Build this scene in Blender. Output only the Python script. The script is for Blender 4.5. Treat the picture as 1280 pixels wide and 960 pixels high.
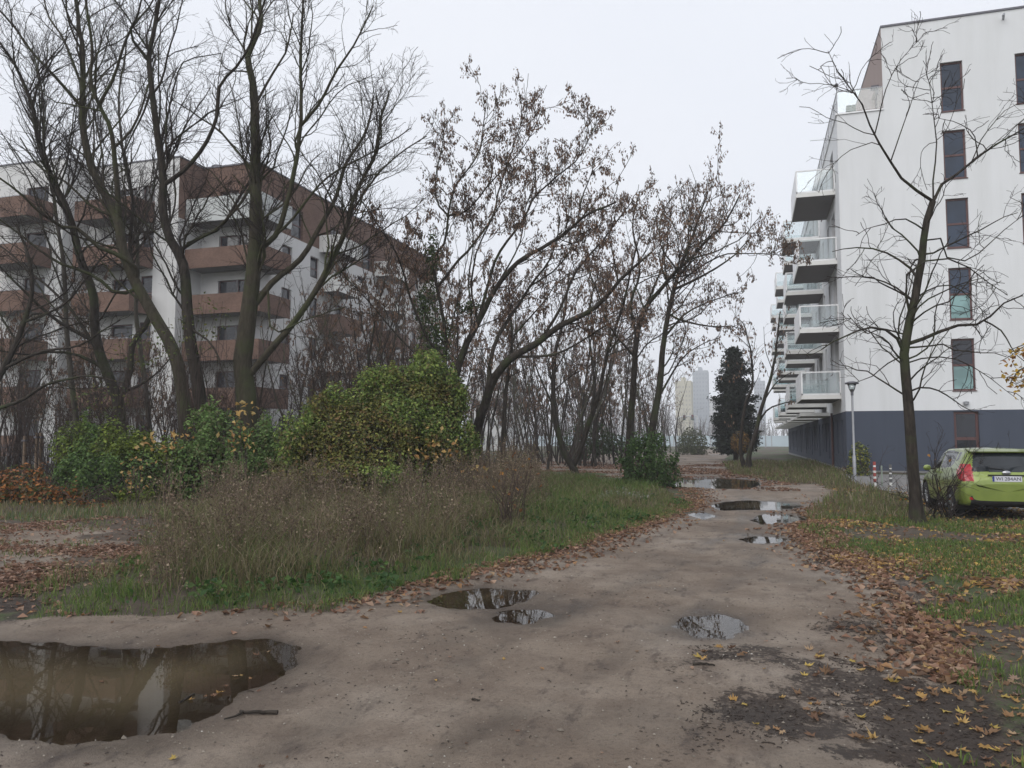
import bpy, math, random
import numpy as np
from mathutils import Vector

for o in list(bpy.data.objects): bpy.data.objects.remove(o)
scene = bpy.context.scene
R = math.radians
rng = np.random.default_rng(7)

# ------------------------------------------------------------------ camera
FPX = 980.0; YAW = R(16.9); PITCH = R(4.14); CAMZ = 1.6
cd = bpy.data.cameras.new('camera'); cam = bpy.data.objects.new('camera', cd)
scene.collection.objects.link(cam); scene.camera = cam
cam.location = (0, 0, CAMZ)
cam.rotation_euler = (math.pi/2 + PITCH, 0, YAW)
cd.sensor_width = 36; cd.lens = FPX/1280*36
cd.clip_start = 0.05; cd.clip_end = 6000
scene.render.resolution_x = 1024; scene.render.resolution_y = 768

# ------------------------------------------------------------------ light
world = bpy.data.worlds.new('World'); scene.world = world; world.use_nodes = True
SUN_EL, SUN_AZ = R(38), R(200)       # azimuth clockwise from +Y: behind the camera, a little to the left
def build_world():
    nt = world.node_tree; nt.nodes.clear()
    out = nt.nodes.new('ShaderNodeOutputWorld'); bg = nt.nodes.new('ShaderNodeBackground')
    sky = nt.nodes.new('ShaderNodeTexSky'); sky.sky_type = 'NISHITA'; sky.sun_disc = False
    sky.sun_elevation = SUN_EL; sky.sun_rotation = SUN_AZ; sky.dust_density = 4; sky.air_density = 1
    tc = nt.nodes.new('ShaderNodeTexCoord')
    nz = nt.nodes.new('ShaderNodeTexNoise'); nz.inputs['Scale'].default_value = 1.6; nz.inputs['Detail'].default_value = 5
    mp = nt.nodes.new('ShaderNodeMapping'); mp.inputs['Scale'].default_value = (1, 1, 2.6)
    cr = nt.nodes.new('ShaderNodeValToRGB')
    cr.color_ramp.elements[0].position = .3; cr.color_ramp.elements[0].color = (.945, .955, .975, 1)
    cr.color_ramp.elements[1].position = .7; cr.color_ramp.elements[1].color = (1, 1, 1, 1)
    cl = nt.nodes.new('ShaderNodeVectorMath'); cl.operation = 'MULTIPLY'; cl.inputs[1].default_value = (9.3, 9.55, 10.15)
    mx = nt.nodes.new('ShaderNodeMixRGB'); mx.inputs[0].default_value = .93
    L = nt.links.new
    L(tc.outputs['Generated'], mp.inputs[0]); L(mp.outputs[0], nz.inputs['Vector']); L(nz.outputs[0], cr.inputs[0])
    L(cr.outputs[0], cl.inputs[0]); L(sky.outputs[0], mx.inputs[1]); L(cl.outputs[0], mx.inputs[2])
    L(mx.outputs[0], bg.inputs[0]); bg.inputs[1].default_value = 0.1
    L(bg.outputs[0], out.inputs[0])
build_world()
sd = bpy.data.lights.new('sun', 'SUN'); sd.energy = 1.5; sd.angle = R(60); sd.color = (1, .97, .93)
sun = bpy.data.objects.new('sun', sd); scene.collection.objects.link(sun)
sv = Vector((math.sin(SUN_AZ)*math.cos(SUN_EL), math.cos(SUN_AZ)*math.cos(SUN_EL), math.sin(SUN_EL)))
sun.rotation_euler = sv.to_track_quat('Z', 'Y').to_euler()
vs = scene.view_settings
vs.view_transform = 'Standard'; vs.look = 'None'; vs.exposure = 0.12; vs.gamma = 1; vs.use_curve_mapping = False
cy = scene.cycles
cy.max_bounces = 5; cy.diffuse_bounces = 2; cy.glossy_bounces = 2; cy.transmission_bounces = 4
cy.transparent_max_bounces = 10; cy.volume_bounces = 1; cy.use_denoising = True

# ------------------------------------------------------------------ camera helpers
_F = np.array([-math.sin(YAW)*math.cos(PITCH), math.cos(YAW)*math.cos(PITCH), math.sin(PITCH)])
_R = np.array([math.cos(YAW), math.sin(YAW), 0.]); _U = np.cross(_R, _F); _C = np.array([0, 0, CAMZ])
def ray(px, py): return _F + (px-640)/FPX*_R + (480-py)/FPX*_U
def P(px, py, d): return _C + d*ray(px, py)
def gp(px, py, z=0.0):
    r = ray(px, py); t = (z-CAMZ)/r[2]; return _C + t*r
def onY(px, py, Y): r = ray(px, py); return _C + r*(Y/r[1])
def onX(px, py, X): r = ray(px, py); return _C + r*(X/r[0])

# ------------------------------------------------------------------ noise
def _hash(ix, iy, s):
    h = (ix.astype(np.int64)*374761393 + iy.astype(np.int64)*668265263 + s*1442695041) & 0x7fffffff
    h = ((h ^ (h >> 13))*1274126177) & 0x7fffffff
    return ((h ^ (h >> 16)) & 0xffff)/65535.0
def vnoise(x, y, s=0):
    ix = np.floor(x); iy = np.floor(y); fx = x-ix; fy = y-iy
    fx = fx*fx*(3-2*fx); fy = fy*fy*(3-2*fy)
    a = _hash(ix, iy, s); b = _hash(ix+1, iy, s); c = _hash(ix, iy+1, s); d = _hash(ix+1, iy+1, s)
    return (a*(1-fx)+b*fx)*(1-fy) + (c*(1-fx)+d*fx)*fy
def fbm(x, y, s=0, o=4):
    x = np.asarray(x, float); y = np.asarray(y, float)
    v = 0; a = .5; t = 0
    for k in range(o):
        v = v + a*vnoise(x, y, s+k*17); t += a; a *= .5; x = x*2.03+5.1; y = y*2.03-3.7
    return v/t
def sstep(a, b, x):
    t = np.clip((x-a)/(b-a), 0, 1); return t*t*(3-2*t)
def sdist(x, y, poly):
    """signed distance to polygon, positive inside"""
    x = np.asarray(x, float); y = np.asarray(y, float)
    d = np.full(x.shape, 1e18); ins = np.zeros(x.shape, bool); n = len(poly)
    for i in range(n):
        ax, ay = poly[i]; bx, by = poly[(i+1) % n]
        ex, ey = bx-ax, by-ay; L2 = ex*ex+ey*ey+1e-12
        t = np.clip(((x-ax)*ex+(y-ay)*ey)/L2, 0, 1)
        d = np.minimum(d, (x-ax-t*ex)**2+(y-ay-t*ey)**2)
        c = ((ay > y) != (by > y)) & (x < ex*(y-ay)/(ey+1e-12)+ax)
        ins ^= c
    return np.where(ins, 1, -1)*np.sqrt(d)

# ------------------------------------------------------------------ objects
def link(o, parent=None):
    scene.collection.objects.link(o)
    if parent is not None: o.parent = parent
    return o
def tag(o, label=None, cat=None, group=None, kind=None):
    if label: o['label'] = label
    if cat: o['category'] = cat
    if group: o['group'] = group
    if kind: o['kind'] = kind
    return o
def thing(name, label, cat, loc=(0, 0, 0), rz=0, group=None):
    o = bpy.data.objects.new(name, None); o.location = loc; o.rotation_euler = (0, 0, rz); o.empty_display_size = .2
    link(o); return tag(o, label, cat, group)
def copy_tree(o, parent=None):
    c = o.copy(); scene.collection.objects.link(c)
    if parent is not None: c.parent = parent
    for ch in list(o.children): copy_tree(ch, c)
    return c
def mesh_np(name, V, faces, mat, parent=None, col=None, smooth=False, attrs=None):
    """faces: list of int arrays (M,k)"""
    V = np.asarray(V, np.float32).reshape(-1, 3)
    if not isinstance(faces, list): faces = [faces]
    faces = [np.asarray(f, np.int32) for f in faces if len(f)]
    me = bpy.data.meshes.new(name)
    me.vertices.add(len(V)); me.vertices.foreach_set('co', V.ravel())
    tot = np.concatenate([np.full(len(f), f.shape[1], np.int32) for f in faces])
    idx = np.concatenate([f.ravel() for f in faces])
    me.loops.add(len(idx)); me.loops.foreach_set('vertex_index', idx)
    me.polygons.add(len(tot)); st = np.concatenate([[0], np.cumsum(tot)[:-1]]).astype(np.int32)
    me.polygons.foreach_set('loop_start', st); me.polygons.foreach_set('loop_total', tot)
    me.polygons.foreach_set('use_smooth', np.full(len(tot), bool(smooth)))
    me.update(calc_edges=True)
    if col is not None:
        a = me.color_attributes.new('col', 'FLOAT_COLOR', 'POINT')
        c = np.ones((len(V), 4), np.float32); c[:, :3] = col
        a.data.foreach_set('color', c.ravel())
    for k, v in (attrs or {}).items():
        a = me.attributes.new(k, 'FLOAT', 'POINT'); a.data.foreach_set('value', np.asarray(v, np.float32))
    if mat: me.materials.append(mat)
    return link(bpy.data.objects.new(name, me), parent)

class MB:
    def __init__(s): s.v = []; s.q = []; s.t = []; s.n = 0
    def add(s, V, q=(), t=()):
        V = np.asarray(V, float).reshape(-1, 3)
        if len(q): s.q.append(np.asarray(q)+s.n)
        if len(t): s.t.append(np.asarray(t)+s.n)
        s.v.append(V); s.n += len(V); return s
    def box(s, x0, x1, y0, y1, z0, z1, b=0):
        if x0 > x1: x0, x1 = x1, x0
        if y0 > y1: y0, y1 = y1, y0
        if z0 > z1: z0, z1 = z1, z0
        V = [(x, y, z) for z in (z0, z1) for y in (y0, y1) for x in (x0, x1)]
        return s.add(V, [(0, 2, 3, 1), (4, 5, 7, 6), (0, 1, 5, 4), (2, 6, 7, 3), (0, 4, 6, 2), (1, 3, 7, 5)])
    def quad(s, a, b, c, d): return s.add([a, b, c, d], [(0, 1, 2, 3)])
    def tube(s, pts, rad, n=8, cap=True):
        pts = np.asarray(pts, float); N = len(pts)
        rad = np.broadcast_to(np.asarray(rad, float), (N,))
        V, F = tubes(pts[None], rad[None], n)
        s.add(V, F)
        if cap:
            for k, i in ((0, 0), (1, N-1)):
                ring = V[i*n:(i+1)*n]; c = ring.mean(0)
                VV = np.vstack([ring, c]); s.add(VV, t=[(j, (j+1) % n, n) for j in range(n)])
        return s
    def lathe(s, prof, n=20, c=(0, 0, 0), axis='z'):
        prof = np.asarray(prof, float); a = np.linspace(0, 2*np.pi, n, endpoint=False); M = len(prof)
        V = np.zeros((M, n, 3)); V[..., 0] = prof[:, :1]*np.cos(a); V[..., 1] = prof[:, :1]*np.sin(a); V[..., 2] = prof[:, 1:2]
        if axis == 'x': V = V[..., [2, 0, 1]]
        if axis == 'y': V = V[..., [0, 2, 1]]
        V = V.reshape(-1, 3)+np.array(c)
        q = [(i*n+j, i*n+(j+1) % n, (i+1)*n+(j+1) % n, (i+1)*n+j) for i in range(M-1) for j in range(n)]
        return s.add(V, q)
    def build(s, name, mat, parent=None, smooth=False, bevel=0, loc=None):
        f = []
        if s.q: f.append(np.concatenate([np.asarray(x).reshape(-1, 4) for x in s.q]))
        if s.t: f.append(np.concatenate([np.asarray(x).reshape(-1, 3) for x in s.t]))
        o = mesh_np(name, np.concatenate(s.v), f, mat, parent, smooth=smooth)
        if bevel:
            m = o.modifiers.new('bevel', 'BEVEL'); m.width = bevel; m.segments = 2; m.limit_method = 'ANGLE'
        if loc is not None: o.location = loc
        return o

def tubes(P3, rad, n=3):
    """P3 (M,N,3), rad (M,N) -> verts, quads"""
    M, N, _ = P3.shape
    T = np.gradient(P3, axis=1); T /= np.linalg.norm(T, axis=2, keepdims=True)+1e-9
    m = T.mean(1); ref = np.where(np.abs(m[:, 2:3]) > .8, np.array([[1., 0, 0]]), np.array([[0, 0, 1.]]))
    A = np.cross(T, ref[:, None, :]); A /= np.linalg.norm(A, axis=2, keepdims=True)+1e-9
    B = np.cross(T, A)
    a = np.linspace(0, 2*np.pi, n, endpoint=False)
    V = P3[:, :, None, :] + rad[:, :, None, None]*(A[:, :, None, :]*np.cos(a)[None, None, :, None]+B[:, :, None, :]*np.sin(a)[None, None, :, None])
    V = V.reshape(-1, 3)
    base = (np.arange(M)*N*n)[:, None, None]; i = (np.arange(N-1)*n)[None, :, None]; j = np.arange(n)[None, None, :]
    j2 = (j+1) % n
    q = np.stack([base+i+j, base+i+j2, base+i+n+j2, base+i+n+j], -1).reshape(-1, 4)
    return V, q

# ------------------------------------------------------------------ materials
def new_mat(name):
    m = bpy.data.materials.new(name); m.use_nodes = True
    nt = m.node_tree; b = nt.nodes['Principled BSDF']; return m, nt, b
def N(nt, t, **kw):
    n = nt.nodes.new(t)
    for k, v in kw.items():
        if k in n.inputs.keys(): n.inputs[k].default_value = v
        else: setattr(n, k, v)
    return n
def ramp(nt, src, stops):
    r = nt.nodes.new('ShaderNodeValToRGB'); e = r.color_ramp.elements
    while len(e) > 1: e.remove(e[-1])
    e[0].position = stops[0][0]; c = stops[0][1]; e[0].color = (*c, 1) if len(c) == 3 else c
    for p, c in stops[1:]:
        x = e.new(p); x.color = (*c, 1)
    nt.links.new(src, r.inputs[0]); return r.outputs[0]
def noise(nt, scale, detail=4, rough=.55, sc=None, coord='Object', w=0):
    tc = nt.nodes.new('ShaderNodeTexCoord'); v = tc.outputs[coord]
    if sc:
        mp = nt.nodes.new('ShaderNodeMapping'); mp.inputs['Scale'].default_value = sc; nt.links.new(v, mp.inputs[0]); v = mp.outputs[0]
    n = nt.nodes.new('ShaderNodeTexNoise'); n.inputs['Scale'].default_value = scale
    n.inputs['Detail'].default_value = detail; n.inputs['Roughness'].default_value = rough
    nt.links.new(v, n.inputs['Vector']); return n.outputs[0]
def mixc(nt, f, a, b, mode='MIX'):
    m = nt.nodes.new('ShaderNodeMixRGB'); m.blend_type = mode
    for i, x in ((0, f), (1, a), (2, b)):
        if hasattr(x, 'is_output'): nt.links.new(x, m.inputs[i])
        elif i == 0: m.inputs[0].default_value = x
        else: m.inputs[i].default_value = (*x, 1)
    return m.outputs[0]
def math_(nt, op, a, b=None, clamp=False):
    m = nt.nodes.new('ShaderNodeMath'); m.operation = op; m.use_clamp = clamp
    for i, x in ((0, a), (1, b)):
        if x is None: continue
        if hasattr(x, 'is_output'): nt.links.new(x, m.inputs[i])
        else: m.inputs[i].default_value = x
    return m.outputs[0]
def bump(nt, b, h, strength=.3, dist=.02):
    n = nt.nodes.new('ShaderNodeBump'); n.inputs['Strength'].default_value = strength; n.inputs['Distance'].default_value = dist
    nt.links.new(h, n.inputs['Height']); nt.links.new(n.outputs[0], b.inputs['Normal'])
def plain(name, c, rough=.6, metal=0, var=.12, scale=3, spec=.5, b_s=0):
    m, nt, b = new_mat(name)
    n = noise(nt, scale, 5)
    col = ramp(nt, n, [(.3, tuple(x*(1-var) for x in c)), (.7, tuple(min(1, x*(1+var)) for x in c))])
    nt.links.new(col, b.inputs['Base Color']); b.inputs['Roughness'].default_value = rough; b.inputs['Metallic'].default_value = metal
    b.inputs['Specular IOR Level'].default_value = spec
    if b_s: bump(nt, b, noise(nt, scale*25, 3), b_s, .01)
    return m
def render_wall(name, c, streak=.1):
    m, nt, b = new_mat(name)
    n1 = noise(nt, .35, 5, .6); n2 = noise(nt, 1.4, 4, .6, sc=(1.2, 1.2, .12))
    a = ramp(nt, n1, [(.3, tuple(x*.95 for x in c)), (.7, c)])
    s = ramp(nt, n2, [(.42, (1, 1, 1)), (.75, (1-streak, 1-streak, 1-streak*1.1))])
    nt.links.new(mixc(nt, 1.0, a, s, 'MULTIPLY'), b.inputs['Base Color']); b.inputs['Roughness'].default_value = .9
    b.inputs['Specular IOR Level'].default_value = .25
    bump(nt, b, noise(nt, 120, 2), .15, .004); return m
def vcol(name, rough=.7, transl=.25, spec=.3):
    m, nt, b = new_mat(name)
    at = nt.nodes.new('ShaderNodeAttribute'); at.attribute_name = 'col'
    nt.links.new(at.outputs[0], b.inputs['Base Color']); b.inputs['Roughness'].default_value = rough
    b.inputs['Specular IOR Level'].default_value = spec
    if transl:
        t = nt.nodes.new('ShaderNodeBsdfTranslucent'); nt.links.new(at.outputs[0], t.inputs[0])
        mx = nt.nodes.new('ShaderNodeMixShader'); mx.inputs[0].default_value = transl
        out = nt.nodes['Material Output']
        nt.links.new(b.outputs[0], mx.inputs[1]); nt.links.new(t.outputs[0], mx.inputs[2]); nt.links.new(mx.outputs[0], out.inputs[0])
    return m
def bark(name, c1, c2, moss=None, mf=.0):
    m, nt, b = new_mat(name)
    n = noise(nt, 14, 5, .65, sc=(1, 1, .22))
    col = ramp(nt, n, [(.35, c1), (.68, c2)])
    if moss:
        g = ramp(nt, noise(nt, 1.1, 4, .6), [(.62-mf, (0, 0, 0)), (.78-mf, (1, 1, 1))])
        col = mixc(nt, g, col, moss)
    nt.links.new(col, b.inputs['Base Color']); b.inputs['Roughness'].default_value = .9
    b.inputs['Specular IOR Level'].default_value = .2
    bump(nt, b, n, .7, .03); return m
def glass_thin(name, tint=(.90, .935, .935), refl=.05):
    m, nt, b = new_mat(name); out = nt.nodes['Material Output']
    tr = nt.nodes.new('ShaderNodeBsdfTransparent'); tr.inputs[0].default_value = (*tint, 1)
    gl = nt.nodes.new('ShaderNodeBsdfGlossy'); gl.inputs['Roughness'].default_value = .03
    fr = nt.nodes.new('ShaderNodeFresnel'); fr.inputs[0].default_value = 1.5
    f = math_(nt, 'ADD', fr.outputs[0], refl, True)
    mx = nt.nodes.new('ShaderNodeMixShader'); nt.links.new(f, mx.inputs[0])
    nt.links.new(tr.outputs[0], mx.inputs[1]); nt.links.new(gl.outputs[0], mx.inputs[2]); nt.links.new(mx.outputs[0], out.inputs[0]); return m
def pane_mat(name, c, rough=.05):
    m, nt, b = new_mat(name)
    nt.links.new(ramp(nt, noise(nt, .7, 2), [(.4, tuple(x*.7 for x in c)), (.6, tuple(x*1.2 for x in c))]), b.inputs['Base Color'])
    b.inputs['Roughness'].default_value = rough; b.inputs['Specular IOR Level'].default_value = .6
    bump(nt, b, noise(nt, .9, 2), .05, .02); return m
# ------------------------------------------------------------------ ground layout (world polygons)
def gpoly(l): return [tuple(gp(a, b)[:2]) for a, b in l]
ROAD = gpoly([(-420, 775), (-100, 772), (0, 768), (120, 770), (300, 765), (400, 760), (480, 746), (560, 724), (640, 708), (700, 692), (760, 672),
              (820, 652), (866, 634), (878, 618), (862, 604), (850, 590), (854, 576), (862, 566), (866, 560)]) \
     + [tuple(onY(868, 556, 150)[:2]), tuple(onY(905, 556, 150)[:2])] + \
     gpoly([(908, 560), (912, 568), (905, 580), (918, 594), (960, 601), (1020, 606), (1046, 614), (1030, 630), (1004, 646), (996, 660), (1012, 676), (1060, 700),
            (1110, 722), (1150, 745), (1165, 790), (1195, 850), (1215, 900), (1190, 1000)]) + [(2.2, -1), (2.2, -30), (-30, -30)]
LOT = gpoly([(560, 582), (650, 574), (740, 567), (862, 566), (862, 592), (800, 594), (782, 598), (745, 592), (700, 588), (620, 590)])
BARE = gpoly([(-420, 775), (-420, 650), (0, 656), (190, 654), (225, 682), (215, 712), (120, 728), (60, 740), (0, 756)])
LAWN = gpoly([(-300, 562), (20, 563), (75, 570), (60, 590), (30, 600), (-300, 625)])
PAVE = [(4.6, 20.5), (14, 20.5), (14, 36.5), (3.6, 36.5), (3.4, 30)]
MUD = [gpoly(l) for l in (
    [(900, 888), (990, 880), (1060, 884), (1130, 860), (1190, 850), (1235, 870), (1300, 900), (1300, 960), (1130, 950), (1040, 925), (950, 922), (905, 908)],
    [(1040, 782), (1090, 775), (1150, 795), (1200, 800), (1160, 815), (1090, 812), (1050, 800)],
    [(1020, 855), (1090, 845), (1190, 845), (1180, 865), (1100, 875), (1040, 868)],
    [(1000, 825), (1030, 820), (1070, 832), (1010, 835)],
    [(885, 815), (910, 812), (915, 825), (890, 828)],
    [(0, 745), (60, 738), (90, 752), (70, 764), (0, 766)],
    [(980, 700), (1080, 690), (1150, 720), (1170, 790), (1150, 760), (1080, 716)])]
PUD = [gpoly(l) for l in (
    [(-420, 800), (-150, 800), (0, 801), (60, 803), (125, 808), (180, 812), (240, 808), (290, 798), (335, 797), (362, 810), (364, 828), (335, 846), (290, 866),
     (260, 885), (215, 903), (150, 914), (60, 916), (0, 910), (-200, 915), (-420, 915)],
    [(543, 750), (570, 739), (610, 734), (660, 738), (655, 747), (620, 758), (575, 760)],
    [(622, 766), (640, 760), (676, 763), (684, 769), (655, 774), (630, 773)],
    [(856, 782), (870, 770), (900, 767), (920, 772), (921, 782), (900, 792), (870, 795)],
    [(892, 632), (905, 627), (940, 625), (985, 628), (1003, 632), (975, 637), (940, 636), (905, 637)],
    [(942, 649), (958, 642), (985, 643), (1008, 648), (975, 654), (952, 654)],
    [(928, 673), (945, 670), (978, 672), (970, 677), (940, 677)],
    [(861, 642), (875, 639), (893, 645), (880, 648)],
    [(838, 603), (860, 598), (905, 597), (945, 600), (950, 606), (930, 611), (880, 610), (845, 609)])]
PUD_BB = [(min(p[0] for p in q)-1, max(p[0] for p in q)+1, min(p[1] for p in q)-1, max(p[1] for p in q)+1) for q in PUD]
def pud_s(x, y):
    """largest signed distance over the puddles (positive in water)"""
    s = np.full(x.shape, -9.)
    for q, (a, b, c, d) in zip(PUD, PUD_BB):
        m = (x > a) & (x < b) & (y > c) & (y < d)
        if m.any(): s[m] = np.maximum(s[m], sdist(x[m], y[m], q))
    return s
def masks(x, y):
    x = np.asarray(x, float); y = np.asarray(y, float)
    w = (fbm(x*1.3, y*1.3, 3)-.5)*1.1 + (fbm(x*5, y*5, 4, 3)-.5)*.35
    road = sdist(x, y, ROAD)+w*.8; lot = sdist(x, y, LOT)+w*2; bare = sdist(x, y, BARE)+w*1.4
    lawn = sdist(x, y, LAWN)+w; pave = sdist(x, y, PAVE)+w*.3
    return dict(road=road, lot=lot, bare=bare, lawn=lawn, pave=pave)
RUTS = [gpoly(l) for l in ([(250, 990), (400, 905), (560, 838), (720, 762), (850, 702), (925, 655), (930, 620), (905, 590)], [(470, 990), (600, 915), (740, 845), (850, 780), (925, 720), (975, 668), (968, 618), (935, 590)],
        [(-200, 782), (100, 778), (300, 776), (480, 758), (620, 728), (760, 690), (860, 655)])]
def rut(x, y):
    d = np.full(x.shape, 9.)
    for q in RUTS:
        for (ax, ay), (bx, by) in zip(q[:-1], q[1:]):
            ex, ey = bx-ax, by-ay; t = np.clip(((x-ax)*ex+(y-ay)*ey)/(ex*ex+ey*ey), 0, 1); d = np.minimum(d, np.hypot(x-ax-t*ex, y-ay-t*ey))
    d = d+(fbm(x*1.5, y*1.5, 71, 3)-.5)*.22
    return np.exp(-(d/.13)**2)*sstep(.36, .56, fbm(x*.8, y*.8, 72, 3))-.35*np.exp(-((d-.24)/.08)**2)*sstep(.36, .56, fbm(x*.8, y*.8, 72, 3))
def G(x, y, m=None, ps=None):
    x = np.asarray(x, float); y = np.asarray(y, float)
    sc = x.ndim == 0
    if sc: x = x[None]; y = y[None]
    if m is None: m = masks(x, y)
    if ps is None: ps = pud_s(x, y)
    nearp = sstep(-1.0, -.1, ps)
    und = (fbm(x*.35, y*.35, 11)-.5)*.10 + (fbm(x*1.6, y*1.6, 12)-.5)*.035
    micro = (fbm(x*6, y*6, 13, 4)-.5)*.022
    hard = np.maximum(m['road'], m['lot'])
    verge = sstep(.1, 2.5, -hard)*np.where(x > 1.5, .02, .10)
    near = 1-sstep(60, 120, np.hypot(x, y))
    z = (und*(1-nearp*.9) + verge + micro - .014*rut(x, y)*(1-nearp))*near
    berm = sstep(24, 36, y)*sstep(1.5, 4, x)*.16
    z = z+berm*near
    e = ps+(fbm(x*4.5, y*4.5, 14, 4)-.5)*.24
    z = z*(1-sstep(-.35, .05, ps)) + sstep(-.35, .05, ps)*micro*.5 - .045*sstep(-.05, .9, e) - .014*sstep(-.35, .0, e) - .022*sstep(-.10, .10, e)
    return z[0] if sc else z

def ground_material():
    m, nt, b = new_mat('ground_earth')
    def at(n):
        a = nt.nodes.new('ShaderNodeAttribute'); a.attribute_name = n; return a.outputs['Fac']
    # dirt
    big = noise(nt, .28, 5, .6); mid = noise(nt, 1.9, 6, .65); fine = noise(nt, 28, 5, .75); grit = noise(nt, 140, 3, .7)
    dirt = ramp(nt, big, [(.36, (.172, .131, .099)), (.5, (.240, .194, .152)), (.64, (.310, .262, .216))])
    dirt = mixc(nt, ramp(nt, mid, [(.36, (.75, .75, .75)), (.58, (0, 0, 0))]), dirt, (.145, .108, .082))
    dirt = mixc(nt, 1.0, dirt, ramp(nt, fine, [(.25, (.52, .49, .47)), (.46, (.95, .95, .95)), (.75, (1.22, 1.21, 1.19))]), 'MULTIPLY')
    dirt = mixc(nt, 1.0, dirt, ramp(nt, grit, [(.27, (.62, .6, .58)), (.45, (1, 1, 1)), (.72, (1, 1, 1)), (.8, (1.3, 1.3, 1.3))]), 'MULTIPLY')
    # faint dark debris smears, stretched along the track
    sm = noise(nt, 3.2, 7, .72, sc=(1.6, .7, 1))
    dirt = mixc(nt, ramp(nt, sm, [(.545, (0, 0, 0)), (.66, (.75, .75, .75))]), dirt, (.075, .055, .045))
    soil = ramp(nt, noise(nt, 5, 6, .7), [(.3, (.050, .037, .028)), (.6, (.105, .078, .058)), (.8, (.15, .115, .085))])
    soil = mixc(nt, 1.0, soil, ramp(nt, fine, [(.25, (.6, .6, .6)), (.7, (1.2, 1.2, 1.2))]), 'MULTIPLY')
    green = ramp(nt, noise(nt, 9, 6, .7), [(.3, (.030, .042, .014)), (.7, (.075, .105, .032))])
    pave = ramp(nt, noise(nt, 7, 6, .7), [(.3, (.16, .155, .15)), (.7, (.24, .235, .23))])
    mudc = ramp(nt, noise(nt, 18, 6, .75), [(.3, (.018, .012, .009)), (.6, (.045, .031, .023)), (.8, (.12, .088, .065))])
    jag = math_(nt, 'MULTIPLY', math_(nt, 'SUBTRACT', fine, .5), 1.6)
    def edge(name, gain=1.0):
        return math_(nt, 'ADD', at(name), math_(nt, 'MULTIPLY', jag, gain), True)
    def st(x): return ramp(nt, x, [(.42, (0, 0, 0)), (.58, (1, 1, 1))])
    c = mixc(nt, st(edge('m_green')), soil, green)
    c = mixc(nt, st(edge('m_dirt', .6)), c, dirt)
    c = mixc(nt, st(edge('m_pave', .4)), c, pave)
    c = mixc(nt, ramp(nt, edge('m_mud', 2.0), [(.25, (0, 0, 0)), (.68, (.95, .95, .95))]), c, mudc)
    wet = at('m_wet')
    c = mixc(nt, wet, c, mixc(nt, 1.0, c, (.42, .40, .37), 'MULTIPLY'))
    nt.links.new(c, b.inputs['Base Color'])
    r = math_(nt, 'SUBTRACT', .88, math_(nt, 'MULTIPLY', wet, .50))
    r = math_(nt, 'SUBTRACT', r, math_(nt, 'MULTIPLY', ramp(nt, big, [(.4, (0, 0, 0)), (.65, (1, 1, 1))]), .16))
    nt.links.new(r, b.inputs['Roughness']); b.inputs['Specular IOR Level'].default_value = .35
    h = math_(nt, 'ADD', math_(nt, 'MULTIPLY', fine, .7), math_(nt, 'MULTIPLY', grit, .3)); h = math_(nt, 'ADD', h, math_(nt, 'MULTIPLY', mid, 1.2))
    bump(nt, b, h, .9, .03)
    return m
def build_ground():
    rr = np.concatenate([[0.0], np.geomspace(.6, 60, 560), np.geomspace(61, 3500, 90)])
    yaw = math.degrees(YAW)
    az = np.concatenate([np.arange(-52, 52, .2), np.arange(52, 308, 4.)])-yaw      # degrees clockwise from +Y
    a = np.radians(az); na = len(az); nr = len(rr)
    X = (rr[:, None]*np.sin(a)).ravel(); Y = (rr[:, None]*np.cos(a)).ravel()
    m = masks(X, Y); ps = pud_s(X, Y); Z = G(X, Y, m, ps)
    dirt = sstep(-.25, .25, np.maximum(m['road'], np.maximum(m['lot'], m['bare']*.35-.35)))
    green = np.clip(.25+.5*sstep(.3, .7, fbm(X*.6, Y*.6, 31))+.6*sstep(0, .5, m['lawn']) - .5*sstep(-.5, .3, m['bare']), 0, 1)
    mud = np.full(X.shape, -9.)
    for q in MUD: mud = np.maximum(mud, sdist(X, Y, q))
    mud = mud+(fbm(X*2.2, Y*2.2, 21)-.5)*1.7+(fbm(X*9, Y*9, 22, 3)-.5)*1.1-.14
    mudm = sstep(-.45, .45, mud)*.95
    wet = np.clip(.42*np.clip(rut(X, Y), 0, 1)*(dirt > .5) + .30*sstep(.54, .70, fbm(X*.9+9, Y*.9, 43, 4))*(dirt > .5)+sstep(-.6, .0, ps+(fbm(X*2, Y*2, 42, 3)-.5)*.5)*.6+sstep(-.16, .02, ps)*.6 + .45*sstep(.56, .72, fbm(X*.5+4, Y*.35, 41))*(dirt > .5)*(Y > 12), 0, 1)
    i = np.arange(nr-1)[:, None]*na; j = np.arange(na)[None, :]; j2 = (j+1) % na
    q = np.stack([i+j, i+na+j, i+na+j2, i+j2], -1).reshape(-1, 4)
    q = q[:, ::-1]
    o = mesh_np('ground', np.stack([X, Y, Z], 1), q, ground_material(), smooth=True,
                attrs=dict(m_dirt=dirt, m_green=green, m_mud=mudm, m_wet=wet, m_pave=sstep(-.2, .2, m['pave'])))
    tag(o, 'bare earth, dirt track and rough verge ground', kind='structure')
build_ground()

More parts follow.
